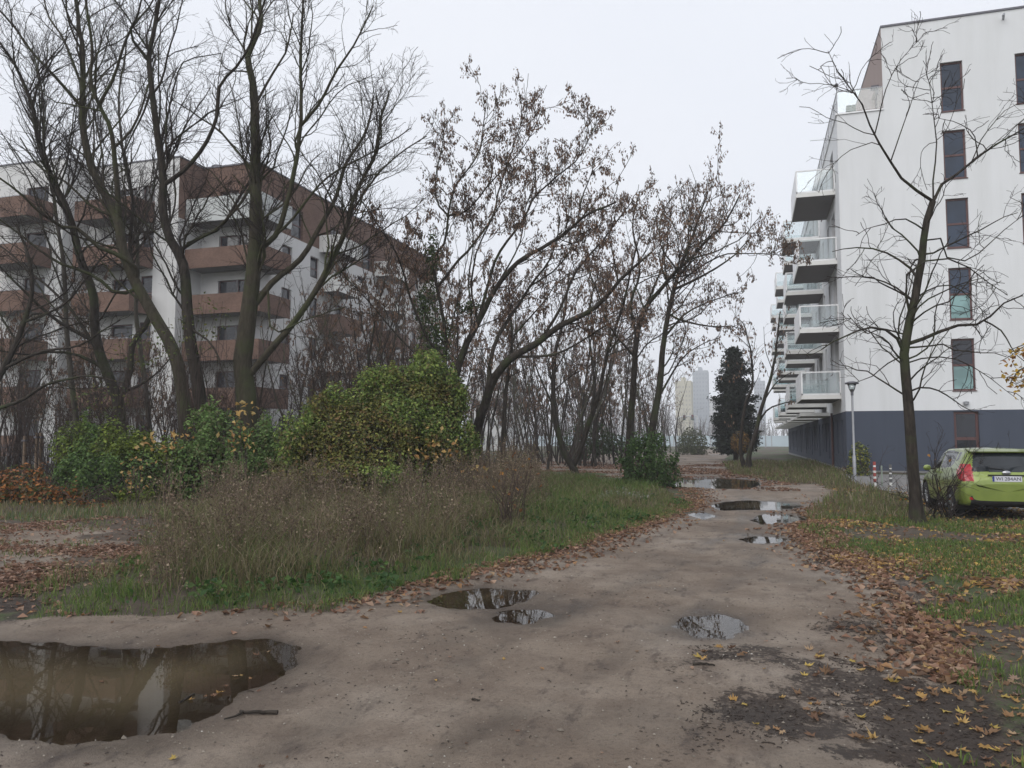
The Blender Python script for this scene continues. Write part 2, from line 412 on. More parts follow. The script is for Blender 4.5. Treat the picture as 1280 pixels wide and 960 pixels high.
def water_material():
    m, nt, b = new_mat('puddle_water'); out = nt.nodes['Material Output']
    d = nt.nodes.new('ShaderNodeAttribute'); d.attribute_name = 'deep'
    tr = nt.nodes.new('ShaderNodeBsdfTransparent'); tr.inputs[0].default_value = (.80, .74, .64, 1)
    df = nt.nodes.new('ShaderNodeBsdfDiffuse'); df.inputs[0].default_value = (.085, .066, .040, 1)
    mx = nt.nodes.new('ShaderNodeMixShader'); nt.links.new(d.outputs['Fac'], mx.inputs[0])
    nt.links.new(tr.outputs[0], mx.inputs[1]); nt.links.new(df.outputs[0], mx.inputs[2])
    gl = nt.nodes.new('ShaderNodeBsdfGlossy'); gl.inputs['Roughness'].default_value = .015
    fr = nt.nodes.new('ShaderNodeFresnel'); fr.inputs[0].default_value = 1.36
    bm = nt.nodes.new('ShaderNodeBump'); bm.inputs['Strength'].default_value = .02; bm.inputs['Distance'].default_value = .01
    nt.links.new(noise(nt, 6, 2), bm.inputs['Height']); nt.links.new(bm.outputs[0], gl.inputs['Normal']); nt.links.new(bm.outputs[0], fr.inputs['Normal'])
    m2 = nt.nodes.new('ShaderNodeMixShader'); nt.links.new(fr.outputs[0], m2.inputs[0])
    nt.links.new(mx.outputs[0], m2.inputs[1]); nt.links.new(gl.outputs[0], m2.inputs[2]); nt.links.new(m2.outputs[0], out.inputs[0])
    return m
WATER = water_material()
PUD_L = ['wide muddy brown puddle at the near left of the track', 'shallow dark puddle by the grass edge of the track',
         'little dark wet puddle just below the shallow one', 'small bright oval puddle in the middle of the track',
         'long puddle across the track further off', 'broken bright puddle just this side of the long one',
         'thin sliver of puddle on the track', 'small puddle at the left edge of the track', 'farthest wide puddle before the forked bare tree']
for k, q in enumerate(PUD):
    a, b_, c, d_ = PUD_BB[k]; step = .06 if k in (0, 1, 2, 3) else .12
    xs = np.arange(a+.5, b_-.5, step); ys = np.arange(c+.5, d_-.5, step)
    X, Y = np.meshgrid(xs, ys, indexing='ij'); X = X.ravel(); Y = Y.ravel()
    s = sdist(X, Y, q); ny = len(ys)
    i = np.arange(len(xs)-1)[:, None]*ny; j = np.arange(ny-1)[None, :]
    f = np.stack([i+j, i+ny+j, i+ny+j+1, i+j+1], -1).reshape(-1, 4)
    f = f[(s[f] > -.22).all(1)]
    used = np.unique(f); remap = np.full(len(X), -1); remap[used] = np.arange(len(used))
    o = mesh_np('puddle', np.stack([X[used], Y[used], np.full(len(used), -.016)], 1), remap[f], WATER,
                attrs=dict(deep=np.clip(sstep(-.05, .75, s[used])*.95, 0, 1)))
    tag(o, PUD_L[k], kind='structure')
# ------------------------------------------------------------------ building materials
WHITE = render_wall('white_render', (.73, .745, .76), .08)
WHITE_D = render_wall('white_render_weathered', (.76, .76, .74), .08)
SLATE = render_wall('slate_blue_render', (.070, .082, .112), .10)
PINK = render_wall('brown_grey_render', (.36, .29, .27), .05)
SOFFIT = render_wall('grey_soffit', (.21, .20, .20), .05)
BALC_W = plain('white_metal_panel', (.80, .81, .82), .55)
METAL = plain('grey_metal', (.32, .33, .35), .45, .3)
CAP = plain('dark_metal_cap', (.12, .12, .14), .5, .2)
FRAME = plain('brown_window_frame', (.095, .042, .040), .5)
GLASS = pane_mat('window_glass', (.020, .034, .062))
GLASS_D = pane_mat('dark_window_glass', (.016, .018, .026))
CURT = pane_mat('pale_green_curtain_pane', (.20, .33, .33), .12)
BGLASS = glass_thin('balcony_glass')
def brick_mat():
    m, nt, b = new_mat('brown_brick')
    tc = nt.nodes.new('ShaderNodeTexCoord'); mp = nt.nodes.new('ShaderNodeMapping'); mp.inputs['Rotation'].default_value = (math.pi/2, 0, 0)
    sx = nt.nodes.new('ShaderNodeSeparateXYZ'); nt.links.new(tc.outputs['Object'], sx.inputs[0])
    cx = nt.nodes.new('ShaderNodeCombineXYZ'); nt.links.new(math_(nt, 'ADD', sx.outputs[0], sx.outputs[1]), cx.inputs[0]); nt.links.new(sx.outputs[2], cx.inputs[1])
    br = nt.nodes.new('ShaderNodeTexBrick'); nt.links.new(cx.outputs[0], br.inputs['Vector'])
    br.inputs['Scale'].default_value = 4; br.inputs['Color1'].default_value = (.175, .105, .080, 1); br.inputs['Color2'].default_value = (.125, .075, .058, 1)
    br.inputs['Mortar'].default_value = (.15, .12, .10, 1); br.inputs['Mortar Size'].default_value = .012
    n = ramp(nt, noise(nt, .8, 5), [(.3, (.8, .8, .8)), (.7, (1.1, 1.1, 1.1))])
    nt.links.new(mixc(nt, 1.0, br.outputs[0], n, 'MULTIPLY'), b.inputs['Base Color']); b.inputs['Roughness'].default_value = .85
    b.inputs['Specular IOR Level'].default_value = .2
    return m
BRICK = brick_mat()

def rebase(o, loc):
    o.location = loc
    for ch in o.children: ch.location = Vector(ch.location)-Vector(loc)
def wall(mb, axis, c, u0, u1, z0, z1, holes, depth, face=-1):
    """vertical wall on plane axis=c spanning u and z, with real openings and reveals; face = outward sign"""
    us = sorted({u0, u1, *[h[0] for h in holes], *[h[1] for h in holes]}); us = [u for u in us if u0 <= u <= u1]
    zs = sorted({z0, z1, *[h[2] for h in holes], *[h[3] for h in holes]}); zs = [z for z in zs if z0 <= z <= z1]
    def pt(u, z, d=0): return (u, c-face*d, z) if axis == 'y' else (c-face*d, u, z)
    for a, b in zip(us[:-1], us[1:]):
        for e, f in zip(zs[:-1], zs[1:]):
            mu, mz = (a+b)/2, (e+f)/2
            if any(h[0] < mu < h[1] and h[2] < mz < h[3] for h in holes): continue
            mb.quad(pt(a, e), pt(b, e), pt(b, f), pt(a, f))
    for h in holes:
        a, b, e, f = h
        mb.quad(pt(a, e), pt(a, f), pt(a, f, depth), pt(a, e, depth)); mb.quad(pt(b, e), pt(b, f), pt(b, f, depth), pt(b, e, depth))
        mb.quad(pt(a, e), pt(b, e), pt(b, e, depth), pt(a, e, depth)); mb.quad(pt(a, f), pt(b, f), pt(b, f, depth), pt(a, f, depth))
    return mb
def window(parent, axis, c, h, face, depth=.16, split=.47, top=None, bot=None, sill=True, t=.075, fm=None):
    a, b, e, f = h; fm = fm or FRAME
    y0 = depth-.05; y1 = depth+.02
    def bx(mb, ua, ub, za, zb, d0, d1):
        if axis == 'y': mb.box(ua, ub, c-face*d0, c-face*d1, za, zb)
        else: mb.box(c-face*d0, c-face*d1, ua, ub, za, zb)
    m = MB()
    bx(m, a, a+t, e, f, y0, y1); bx(m, b-t, b, e, f, y0, y1); bx(m, a+t, b-t, e, e+t, y0, y1); bx(m, a+t, b-t, f-t, f, y0, y1)
    zm = e+(f-e)*split
    if split: bx(m, a+t, b-t, zm-t*.6, zm+t*.6, y0, y1)
    w = m.build('window', fm, parent)
    p = MB(); bx(p, a+t-.01, b-t+.01, (zm if split else e), f-t+.01, y0+.03, y0+.035); p.build('pane', top or GLASS, w)
    if split: p = MB(); bx(p, a+t-.01, b-t+.01, e+t-.01, zm, y0+.028, y0+.033); p.build('pane', bot or GLASS, w)
    if sill:
        s = MB(); bx(s, a-.03, b+.03, e-.045, e-.005, -.04, y0); s.build('sill', fm, w)
    return w

# ------------------------------------------------------------------ right building
def right_building():
    Y0, X0, Y1, X1 = 38.9, 4.2, 97.0, 17.5
    zb = onY(1058, 514, Y0)[2]; zr = onY(1100, 35, Y0)[2]; zt = onY(1055, 143, Y0)[2]; XS = onY(1104, 130, Y0)[0]
    FH = 3.08
    bd = thing('apartment_building', 'white apartment block with dark slate base and stacked glass balconies', 'building')
    def B(mb, name, mat, parent=bd, **k): return mb.build(name, mat, parent, **k)
    # gable windows measured on the facade plane
    cols = []
    xa = [onY(1190, 455, Y0)[0], onY(1219, 455, Y0)[0]]; xb = xa[0]+onY(1269, 100, Y0)[0]-onY(1175, 100, Y0)[0]
    wd = xa[1]-xa[0]
    tops = [(423, 488), (334, 399), (247, 309), (161, 222), (75, 137)]
    holes = []; dark_h = []
    for k, (ta, tb) in enumerate(tops):
        za = onY(1205, tb, Y0)[2]; zz = onY(1205, ta, Y0)[2]
        holes.append((xa[0], xa[1], za, zz, k)); holes.append((xb, xb+wd, za, zz, k))
    wz = onY(1207, 516, Y0)[2]; wl = onY(1207, 585, Y0)[2]
    dark_h = [(xa[0]-.02, xa[1]+.05, max(.5, wl), zb-.06), (xb, xb+wd, max(.5, wl), zb-.06)]
    mb = MB(); H = [h[:4] for h in holes if h[3] < zt]
    wall(mb, 'y', Y0, X0, XS, zb, zt, [], .16)
    wall(mb, 'y', Y0, XS, X1, zb, zr, [h[:4] for h in holes], .16)
    # side wall toward the track
    cs = []; side = []
    lev = [zb+.9+FH*k for k in range(5)]
    for k in range(4):
        z0 = zt-3.35-FH*(3-k)
        for y in np.arange(Y0+2.2, Y1-2, 3.05):
            n = int(round((y-Y0-2.2)/3.05))
            big = n % 3 in (0,)
            side.append((y, y+(1.6 if big else .85), z0+(.15 if big else .75), z0+2.45, big))
    wall(mb, 'x', X0, Y0, Y1, zb, zt, [s[:4] for s in side], .2)
    mb.quad((X0, Y1, 0), (X1, Y1, 0), (X1, Y1, zr), (XS, Y1, zr)); mb.quad((X1, Y0, 0), (X1, Y1, 0), (X1, Y1, zr), (X1, Y0, zr))
    B(mb, 'white_wall', WHITE)
    mb = MB(); wall(mb, 'y', Y0, X0, X1, -.3, zb, dark_h, .16)
    sd_h = []
    for i, y in enumerate(np.arange(Y0+1.3, Y1-2, 2.15)):
        sd_h.append((y, y+(.55 if i % 3 else .95), .95 if i % 3 else .6, zb-.35))
    wall(mb, 'x', X0, Y0, Y1, -.3, zb, sd_h, .18); B(mb, 'slate_base_wall', SLATE)
    mb = MB(); mb.box(X0-.05, X0-.003, Y0+.01, Y1, -.2, .28); mb.box(X0, X1, Y0-.05, Y0-.003, -.2, .25); B(mb, 'plinth', plain('concrete_plinth', (.2, .2, .2), .9))
    for h in sd_h: window(bd, 'x', X0, h, -1, .18, split=0, top=GLASS_D, sill=False)
    for i, h in enumerate(dark_h): window(bd, 'y', Y0, h, -1, .16, .5, GLASS_D, GLASS_D, True, .11)
    for h in holes:
        k = h[4]
        window(bd, 'y', Y0, h[:4], -1, .16, .49, GLASS if k else GLASS_D, CURT if k in (0, 1) else GLASS)
    for s in side: window(bd, 'x', X0, s[:4], -1, .2, 0 if s[4] else .4, GLASS_D, GLASS_D, sill=not s[4])
    # set back top floor
    mb = MB(); doors = [(y, y+1.8, zt-.3, zt+1.95) for y in np.arange(Y0+1.6, Y1-3, 4.2)]
    wall(mb, 'x', XS, Y0, Y1, zt-.4, zr, doors, .2); o = B(mb, 'top_floor_wall', PINK)
    for d in doors: window(bd, 'x', XS, d, -1, .2, 0, GLASS_D, sill=False)
    mb = MB(); mb.box(XS-.02, X1+.05, Y0-.05, Y1, zr+.002, zr+.09); B(mb, 'roof', CAP)
    mb = MB(); mb.box(X0-.06, XS, Y0-.06, Y1, zt, zt+.07); B(mb, 'terrace_floor', BALC_W)
    # terrace glass rail
    rail = MB()
    zr0 = zt+.07
    for y in np.arange(Y0+.02, Y1, 1.4): rail.box(X0+.02, X0+.05, y, y+.03, zr0, zr0+1.05)
    rail.box(X0+.015, X0+.055, Y0, Y1, zr0+1.05, zr0+1.09); rail.box(X0+.06, XS, Y0+.01, Y0+.05, zr0+1.05, zr0+1.09)
    r = B(rail, 'terrace_railing', METAL)
    g = MB(); g.box(X0+.03, X0+.036, Y0+.06, Y1, zr0+.06, zr0+1.04); g.box(X0+.07, XS-.02, Y0+.03, Y0+.036, zr0+.06, zr0+1.04); g.build('glass_panel', BGLASS, r)
    g = MB(); g.box(X0+.5, X0+.9, Y0+.5, Y0+.8, zt+.072, zt+.62); g.build('planter', plain('green_grey_box', (.12, .17, .15), .7), bd)
    m = MB(); m.tube([(X0+.03, Y0+.03, zr0+1.09), (X0+.03, Y0+.03, zr0+1.35)], .02, 6).lathe([(0, -.09), (.07, -.05), (.09, 0), (.07, .06), (0, .09)], 10, (X0+.03, Y0+.03, zr0+1.4))
    m.build('terrace_lamp', CAP, bd)
    m = MB(); m.box(XS-.35, XS-.02, Y0+.9, Y0+1.3, zt+1.5, zt+1.62); m.box(XS-.12, XS-.04, Y0+.98, Y0+1.22, zt+1.25, zt+1.5); m.build('wall_lamp', CAP, bd)
    # balconies
    def balcony(y, ln, z, out, gl=True):
        xo = X0-out
        s = MB(); s.box(xo, X0-.003, y, y+ln, z, z+.20)
        b = s.build('balcony', WHITE_D, bd)
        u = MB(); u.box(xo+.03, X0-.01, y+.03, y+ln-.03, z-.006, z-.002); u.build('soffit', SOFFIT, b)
        sp = MB(); sp.box(xo, xo+.04, y+.045, y+ln-.045, z+.20, z+1.28); sp.build('side_panel', BALC_W, b)
        f = MB()
        f.box(xo+.003, xo+.07, y, y+.04, z+.20, z+1.28); f.box(X0-.06, X0-.005, y, y+.04, z+.20, z+1.28)
        f.box(xo, X0-.005, y-.003, y+.043, z+1.28, z+1.34); f.box(xo, xo+.05, y+.045, y+ln, z+1.283, z+1.343)
        f.box(xo+.003, xo+.06, y+ln-.04, y+ln, z+.20, z+1.28)
        f.box(xo+.003, X0-.01, y, y+.04, z+.202, z+.27); f.build('railing', BALC_W, b)
        g = MB(); g.box(xo+.08, X0-.08, y+.015, y+.023, z+.28, z+1.27); g.build('glass_panel', BGLASS, b)
        g = MB(); g.box(xo+.08, X0-.08, y+ln-.023, y+ln-.015, z+.28, z+1.27); g.build('glass_panel', BGLASS, b)
    zb0 = [onY(1050, v, Y0+1.6)[2] for v in (498, 414, 329, 242)]
    for k in range(4): balcony(Y0+1.6, 4.6, zb0[k]-.02, 1.8)
    for n, y in enumerate(np.arange(Y0+9.2, Y1-4, 7.6)):
        for k in range(4): balcony(y+(1.3 if (k+n) % 2 else 0), 3.4, zb0[k]-.1, 1.75 if n % 2 else 2.05)
    # first floor slab canopies along the side
    for y in np.arange(Y0+9.0, Y1-3, 7.6):
        m = MB(); m.box(X0-1.5, X0-.003, y-1.2, y+3.4, zb+.02, zb+.2); m.build('canopy', WHITE_D, bd)
    # downpipe, wall lights, antenna
    m = MB(); m.tube([(X0-.08, Y0+5.7, 0), (X0-.08, Y0+5.7, zb+.1)], .06, 8); m.build('downpipe', FRAME, bd)
    p = onY(1207, 504, Y0); m = MB(); m.lathe([(0, -.1), (.11, -.06), (.12, .06), (0, .1)], 12, (p[0], Y0-.1, p[2])); m.build('wall_lamp', METAL, bd)
    p = onY(1254, 24, Y0); m = MB(); m.tube([(p[0], Y0, p[2]), (p[0]-.05, Y0-.3, p[2]+.1), (p[0]-.12, Y0-.42, p[2]-.05)], .05, 8); m.build('security_light', METAL, bd)  # security light on a bent arm off the gable
    p = onY(1143, 28, Y0); m = MB(); m.tube([(p[0], Y0+.5, zr), (p[0], Y0+.5, zr+.8)], .015, 5); m.build('antenna', METAL, bd)
    rebase(bd, (X0, Y0, 0))
right_building()

# ------------------------------------------------------------------ left building
def left_building():
    XE = -31.4; Y3 = 44.5; zr = P(315, 195, 51.7)[2]
    bd = thing('brick_apartment_building', 'white and brown brick apartment block behind the bare trees', 'building')
    x2b = onY(238, 204, Y3)[0]
    def yat(px, py):           # where a roof corner at height zr stands
        r = ray(px, py); t = (zr-CAMZ)/r[2]; return _C+r*t
    c2 = yat(225, 196.5); Y2 = c2[1]; x2 = c2[0]
    c1 = yat(82, 197.5); Y1 = c1[1]; x1 = c1[0]
    XW = x1-30; YB = 76
    FH = 3.08
    zf = [zr-4.05-FH*k for k in range(6)]      # slab heights of the floors from the top
    # --- walls
    mb = MB(); br = MB()
    H1 = []; H2 = []; H3 = []; HS = []
    for k in range(6):
        z = zf[k]
        for u in (x1-3.2, x1-9.0, x1-13.5): H1.append((u, u+1.0 if u != x1-3.2 else u+1.9, z+.1, z+2.3))
        H2 += [(x1+2.2, x1+4.0, z+.1, z+2.3), (x2-2.9, x2-1.9, z+.3, z+2.4)]
        H3 += [(x2+1.4, x2+2.9, z+.1, z+2.3)]
        if k: H3 += [(XE-1.5, XE-.8, z+.9, z+2.3)]
    for k in range(1, 6):
        for y in np.arange(Y3+3, YB-3, 3.7): HS.append((y, y+1.25, zf[k]+.7, zf[k]+2.3))
    for y in np.arange(Y3+4, YB-3, 5.5): HS.append((y, y+1.6, zf[0]+.1, zf[0]+2.2))
    wall(mb, 'y', Y1, XW, x1, 0, zr, H1, .2); mb.quad((x1, Y1, 0), (x1, Y2, 0), (x1, Y2, zr), (x1, Y1, zr))
    wall(mb, 'y', Y2, x1, x2, 0, zr, H2, .2)
    wall(mb, 'y', Y3, x2, XE, 0, zf[0], [h for h in H3 if h[3] < zf[0]+.1], .2)
    wall(mb, 'x', XE, Y3, YB, 0, zf[0], [h for h in HS if h[3] < zf[0]+.1], .2, face=1)
    mb.quad((XE, YB, 0), (XW, YB, 0), (XW, YB, zr), (XE, YB, zr)); mb.quad((XW, Y1, 0), (XW, YB, 0), (XW, YB, zr), (XW, Y1, zr))
    mb.quad((x2, Y2, 0), (x2, Y3, 0), (x2, Y3, zf[0]), (x2, Y2, zf[0]))
    mb.build('white_wall', render_wall('white_render_left', (.62, .62, .62), .08), bd)
    wall(br, 'y', Y3, x2, XE, zf[0], zr, [h for h in H3 if h[3] >= zf[0]+.1], .2)
    wall(br, 'x', XE, Y3, YB, zf[0], zr, [h for h in HS if h[3] >= zf[0]+.1], .2, face=1)
    br.quad((x2, Y2, zf[0]), (x2, Y3, zf[0]), (x2, Y3, zr), (x2, Y2, zr))
    br.build('brick_top_floor_wall', BRICK, bd)
    r = MB(); z = zr+.002
    r.box(XW, x1+.06, Y1-.06, YB, z, z+.09); r.box(x1+.063, x2+.06, Y2-.06, YB, z, z+.089); r.box(x2+.063, XE+.06, Y3-.06, YB, z, z+.088); r.build('roof', CAP, bd)
    for h in H1: window(bd, 'y', Y1, h, -1, .2, 0, GLASS_D, sill=False)
    for h in H2: window(bd, 'y', Y2, h, -1, .2, .45, GLASS_D, GLASS_D)
    for h in H3: window(bd, 'y', Y3, h, -1, .2, 0, GLASS_D, sill=False)
    for h in HS[:90]: window(bd, 'x', XE, h, 1, .2, .45, GLASS_D, GLASS_D, sill=False)
    # --- balconies
    def balc(x0, x1_, y0, y1_, z, mat, h=1.05, sides=True):
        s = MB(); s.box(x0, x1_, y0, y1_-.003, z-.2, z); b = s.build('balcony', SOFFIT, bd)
        p = MB(); p.box(x0, x1_, y0-.08, y0-.002, z-.25, z+h)
        p.box(x1_+.002, x1_+.08, y0-.08, y1_-.005, z-.25, z+h); p.box(x0-.08, x0-.002, y0-.08, y1_-.005, z-.25, z+h)
        p.build('parapet', mat, b)
        rl = MB(); rl.box(x0-.08, x1_+.08, y0-.085, y0+.01, z+h+.002, z+h+.05); rl.build('rail', METAL, b)
    for k in range(6):
        z = zf[k]
        balc(x1-4.6, x1-.9, Y1-1.9, Y1, z, BRICK)
        balc(x1-15, x1-8, Y1-1.9, Y1, z, BRICK)
        balc(x1+.9, x1+5.4, Y2-1.9, Y2, z, BRICK)
        # wrap round corner balconies
        mt = render_wall('white_balcony_parapet', (.50, .52, .52)) if k == 0 else BRICK
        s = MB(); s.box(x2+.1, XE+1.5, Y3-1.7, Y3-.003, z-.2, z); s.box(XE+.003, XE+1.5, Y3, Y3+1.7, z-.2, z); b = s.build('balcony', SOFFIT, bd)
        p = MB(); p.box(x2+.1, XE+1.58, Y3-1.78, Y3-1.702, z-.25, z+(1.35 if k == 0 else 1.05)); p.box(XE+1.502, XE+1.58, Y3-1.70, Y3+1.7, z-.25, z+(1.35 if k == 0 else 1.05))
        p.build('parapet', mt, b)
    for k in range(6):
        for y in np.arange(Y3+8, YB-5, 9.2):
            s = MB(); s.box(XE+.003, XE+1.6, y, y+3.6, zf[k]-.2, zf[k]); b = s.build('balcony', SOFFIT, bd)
            p = MB(); p.box(XE+1.6, XE+1.67, y-.07, y+3.67, zf[k]-.25, zf[k]+1.05); p.box(XE+.005, XE+1.598, y-.07, y-.002, zf[k]-.25, zf[k]+1.05)
            p.build('parapet', WHITE_D if k != 2 else BRICK, b)
    v = MB(); p = onY(345, 235, Y3)
    v.lathe([(0, -.12), (.14, -.05), (.14, .05), (0, .12)], 10, (XE+.15, Y3+3.4, zf[0]+2.4)); v.build('wall_lamp', BALC_W, bd)
    v = MB(); v.tube([(-36.5, Y3+2.5, zr), (-36.5, Y3+2.5, zr+.9)], .35, 8); v.tube([(-36.5, Y3+2.5, zr+.9), (-36.5, Y3+2.5, zr+1.1)], .5, 8); v.build('roof_vent', CAP, bd)
    rebase(bd, (XE, Y3, 0))
left_building()

# ------------------------------------------------------------------ far towers and barrier
def tower(name, label, pa, pb, ptop, Y, dep, mat, wmat, cols=6, cat='tower block'):
    a = onY(pa, 551, Y); b = onY(pb, 551, Y); zt = onY((pa+pb)/2, ptop, Y)[2]
    t = thing(name, label, cat)
    m = MB(); m.box(a[0], b[0], Y, Y+dep, 0, zt); m.build('wall', mat, t)
    m = MB(); w = (b[0]-a[0]); m.box(a[0]+w*.35, a[0]+w*.6, Y+3, Y+dep-3, zt+.01, zt+2.6); m.build('roof_plant', mat, t)
    cw = w/cols; nf = int(zt/2.9); first = None
    while nf*cols > 96: cols -= 1; cw = w/cols
    for c in range(cols):
        for f in range(nf):
            if first is None: m = MB(); m.box(-cw*.25, cw*.25, -.04, -.02, 1.0, 2.3); o = first = m.build('window', wmat, t)
            else: o = first.copy(); link(o, t)
            o.location = (a[0]+(c+.5)*cw, Y, 2.9*f)
    rebase(t, ((a[0]+b[0])/2, Y, 0)); return t
TG = render_wall('tower_grey', (.40, .43, .47)); TY = render_wall('tower_cream', (.52, .49, .38)); TW = render_wall('tower_white', (.6, .6, .6))  # tower walls lightened: part of the distance haze is put into the colour
tower('tower_block', 'tall grey tower block left of the fir', 867, 886, 463, 560, 16, TG, plain('tower_glass', (.28, .31, .36), .4), 5)
tower('tower_block', 'cream tower block beside the grey tower', 845, 865, 476, 520, 18, TY, plain('tower_glass_b', (.34, .32, .27), .4), 5)
tower('tower_block', 'low white block at foot of the grey tower', 886, 897, 500, 620, 16, TW, plain('tower_glass_c', (.35, .35, .36), .4), 3)
tower('tower_block', 'pale grey tower between fir and right balconies', 944, 958, 476, 640, 18, TG, plain('tower_glass_d', (.2, .2, .24), .4), 4)
tower('tower_block', 'low pale house glimpsed behind the ivy covered tree', 586, 632, 470, 120, 12, TW, plain('tower_glass_f', (.2, .2, .22), .4), 4)

def barrier():
    Y = 215; b = thing('noise_barrier', 'long pale blue-grey panel barrier closing the far end of the track', 'barrier')
    x0 = onY(560, 551, Y)[0]; x1 = onY(1010, 551, Y)[0]
    posts = np.arange(x0, x1, 5.0); p = MB(); q = MB()
    for x in posts: p.box(x, x+.2, Y-.1, Y+.1, 0, 3.0); q.box(x+.2, x+5.0, Y-.04, Y+.04, .1, 2.9)
    q.build('panel', plain('barrier_panel', (.44, .52, .57), .6, var=.15, scale=.15), b); p.build('post', METAL, b)
barrier()
# ------------------------------------------------------------------ trees
BARK_D = bark('dark_bark', (.020, .017, .014), (.060, .050, .042), (.045, .055, .025), .10)
BARK_G = bark('grey_bark', (.045, .040, .034), (.105, .095, .080), (.07, .08, .04), .12)
BARK_M = bark('mossy_bark', (.030, .026, .018), (.075, .065, .048), (.056, .062, .030), .16)
TWIG = plain('twig_bark', (.040, .032, .030), .9, spec=.2)
TWIG_B = plain('brown_twig_bark', (.058, .043, .038), .9, spec=.2)
LEAF = vcol('leaf', .6, .3); DRY = vcol('dry_leaf', .8, .25, .2)

def resample(p, n):
    p = np.asarray(p, float)
    if len(p) > 2:                       # light smoothing by Catmull-Rom
        q = []
        pp = np.vstack([2*p[0]-p[1], p, 2*p[-1]-p[-2]])
        for i in range(1, len(pp)-2):
            for t in np.linspace(0, 1, 6, endpoint=False):
                a, b, c, d = pp[i-1:i+3]
                q.append(.5*((2*b)+(c-a)*t+(2*a-5*b+4*c-d)*t*t+(3*b-a-3*c+d)*t**3))
        q.append(p[-1]); p = np.array(q)
    s = np.concatenate([[0], np.cumsum(np.linalg.norm(np.diff(p, axis=0), axis=1))])
    t = np.linspace(0, s[-1], n)
    return np.stack([np.interp(t, s, p[:, k]) for k in range(3)], 1)

def limb_points(limbs, d0, r, lw=.72):
    """limbs: (pixel polyline, start px width, end px width, depth change, root?) -> list of (pts, radii)"""
    out = []; known = []
    for li, L in enumerate(limbs):
        px, w0, w1, dd = L[:4]; root = li == 0 or (len(L) > 4 and L[4])
        px = np.asarray(px, float)
        if root: ds = d0+(L[5] if len(L) > 5 else 0)
        else:
            kk = np.concatenate(known); j = np.argmin((kk[:, 0]-px[0, 0])**2+(kk[:, 1]-px[0, 1])**2); ds = kk[j, 2]; joint = kk[j, 3:6]
        s = np.concatenate([[0], np.cumsum(np.linalg.norm(np.diff(px, axis=0), axis=1))]); u = s/s[-1]
        dep = ds+dd*u**1.2
        pts = np.array([P(a, b, d) for (a, b), d in zip(px, dep)])
        w = w0+(w1-w0)*u
        if not root: pts[0] = joint
        if root:
            g = pts[0].copy(); gz = float(G(g[0], g[1])); g[2] = gz-.15
            if pts[0][2]-gz > .3: pts = np.vstack([g, pts]); w = np.concatenate([[w0*1.35], w]); dep = np.concatenate([[ds], dep])
            else: pts[0] = g; w[0] *= 1.35
        n = max(8, min(40, int(np.linalg.norm(np.diff(pts, axis=0), axis=1).sum()/.35)))
        q = resample(pts, n)
        ss = np.concatenate([[0], np.cumsum(np.linalg.norm(np.diff(pts, axis=0), axis=1))])
        rad = np.interp(np.linspace(0, ss[-1], n), ss, w/2/FPX*dep)*(.86 if root else lw)
        wob = np.cumsum(r.normal(0, 1, (n, 3)), 0); wob -= np.linspace(0, 1, n)[:, None]*wob[-1]
        q = q+wob*.020*np.linspace(.2, 1, n)[:, None]
        out.append((q, rad))
        qq = np.concatenate([q, (q[1:]+q[:-1])/2]); pc = (qq-_C)@np.stack([_R, _U, _F], 1)
        known.append(np.column_stack([640+FPX*pc[:, 0]/pc[:, 2], 480-FPX*pc[:, 1]/pc[:, 2], pc[:, 2], qq]))
    return out

def spawn(PP, RR, r, per_m, len_f, seg, ang=(25, 60), up=.15, wig=.18, t0=.15, rf=.45, rmin=.003, lmin=.25, lmax=9, droop=0, rend=.35, n_cap=20000, rk=.010):
    """children of every branch in PP (M,N,3)"""
    M, Nn, _ = PP.shape
    L = np.linalg.norm(np.diff(PP, axis=1), axis=2).sum(1)
    lam = np.maximum(L*(1-t0)*per_m, .05); lam *= min(1, n_cap/lam.sum()); cnt = r.poisson(lam); tot = int(cnt.sum())
    if tot == 0: return np.zeros((0, seg, 3)), np.zeros((0, seg))
    idx = np.repeat(np.arange(M), cnt)[:tot]
    t = t0+(1-t0)*r.random(tot)**.85; f = t*(Nn-1); i = np.minimum(f.astype(int), Nn-2); fr = (f-i)[:, None]
    p = PP[idx, i]*(1-fr)+PP[idx, i+1]*fr; T = PP[idx, i+1]-PP[idx, i]; T /= np.linalg.norm(T, axis=1, keepdims=True)+1e-9
    pr = RR[idx, i]*(1-fr[:, 0])+RR[idx, i+1]*fr[:, 0]
    v = r.normal(0, 1, (tot, 3)); v -= (v*T).sum(1, keepdims=True)*T; v /= np.linalg.norm(v, axis=1, keepdims=True)+1e-9
    a = np.radians(r.uniform(*ang, tot))[:, None]
    d = T*np.cos(a)+v*np.sin(a)
    ln = np.clip(L[idx]*len_f*(1.15-.75*t)*r.uniform(.55, 1.3, tot), lmin, lmax)
    rad0 = np.maximum(np.minimum(pr*rf*r.uniform(.7, 1.15, tot), ln*rk+.002), rmin)
    out = np.zeros((tot, seg, 3)); out[:, 0] = p; st = (ln/(seg-1))[:, None]
    bend = r.normal(0, wig*.6, (tot, 3))
    for k in range(1, seg):
        d = d + r.normal(0, wig, (tot, 3)) + bend*.5; d[:, 2] += up-droop*k/seg
        d /= np.linalg.norm(d, axis=1, keepdims=True)
        out[:, k] = out[:, k-1]+d*st
    rad = rad0[:, None]*np.linspace(1, rend, seg)[None]; rad = np.maximum(rad, rmin*.75)
    return out, rad

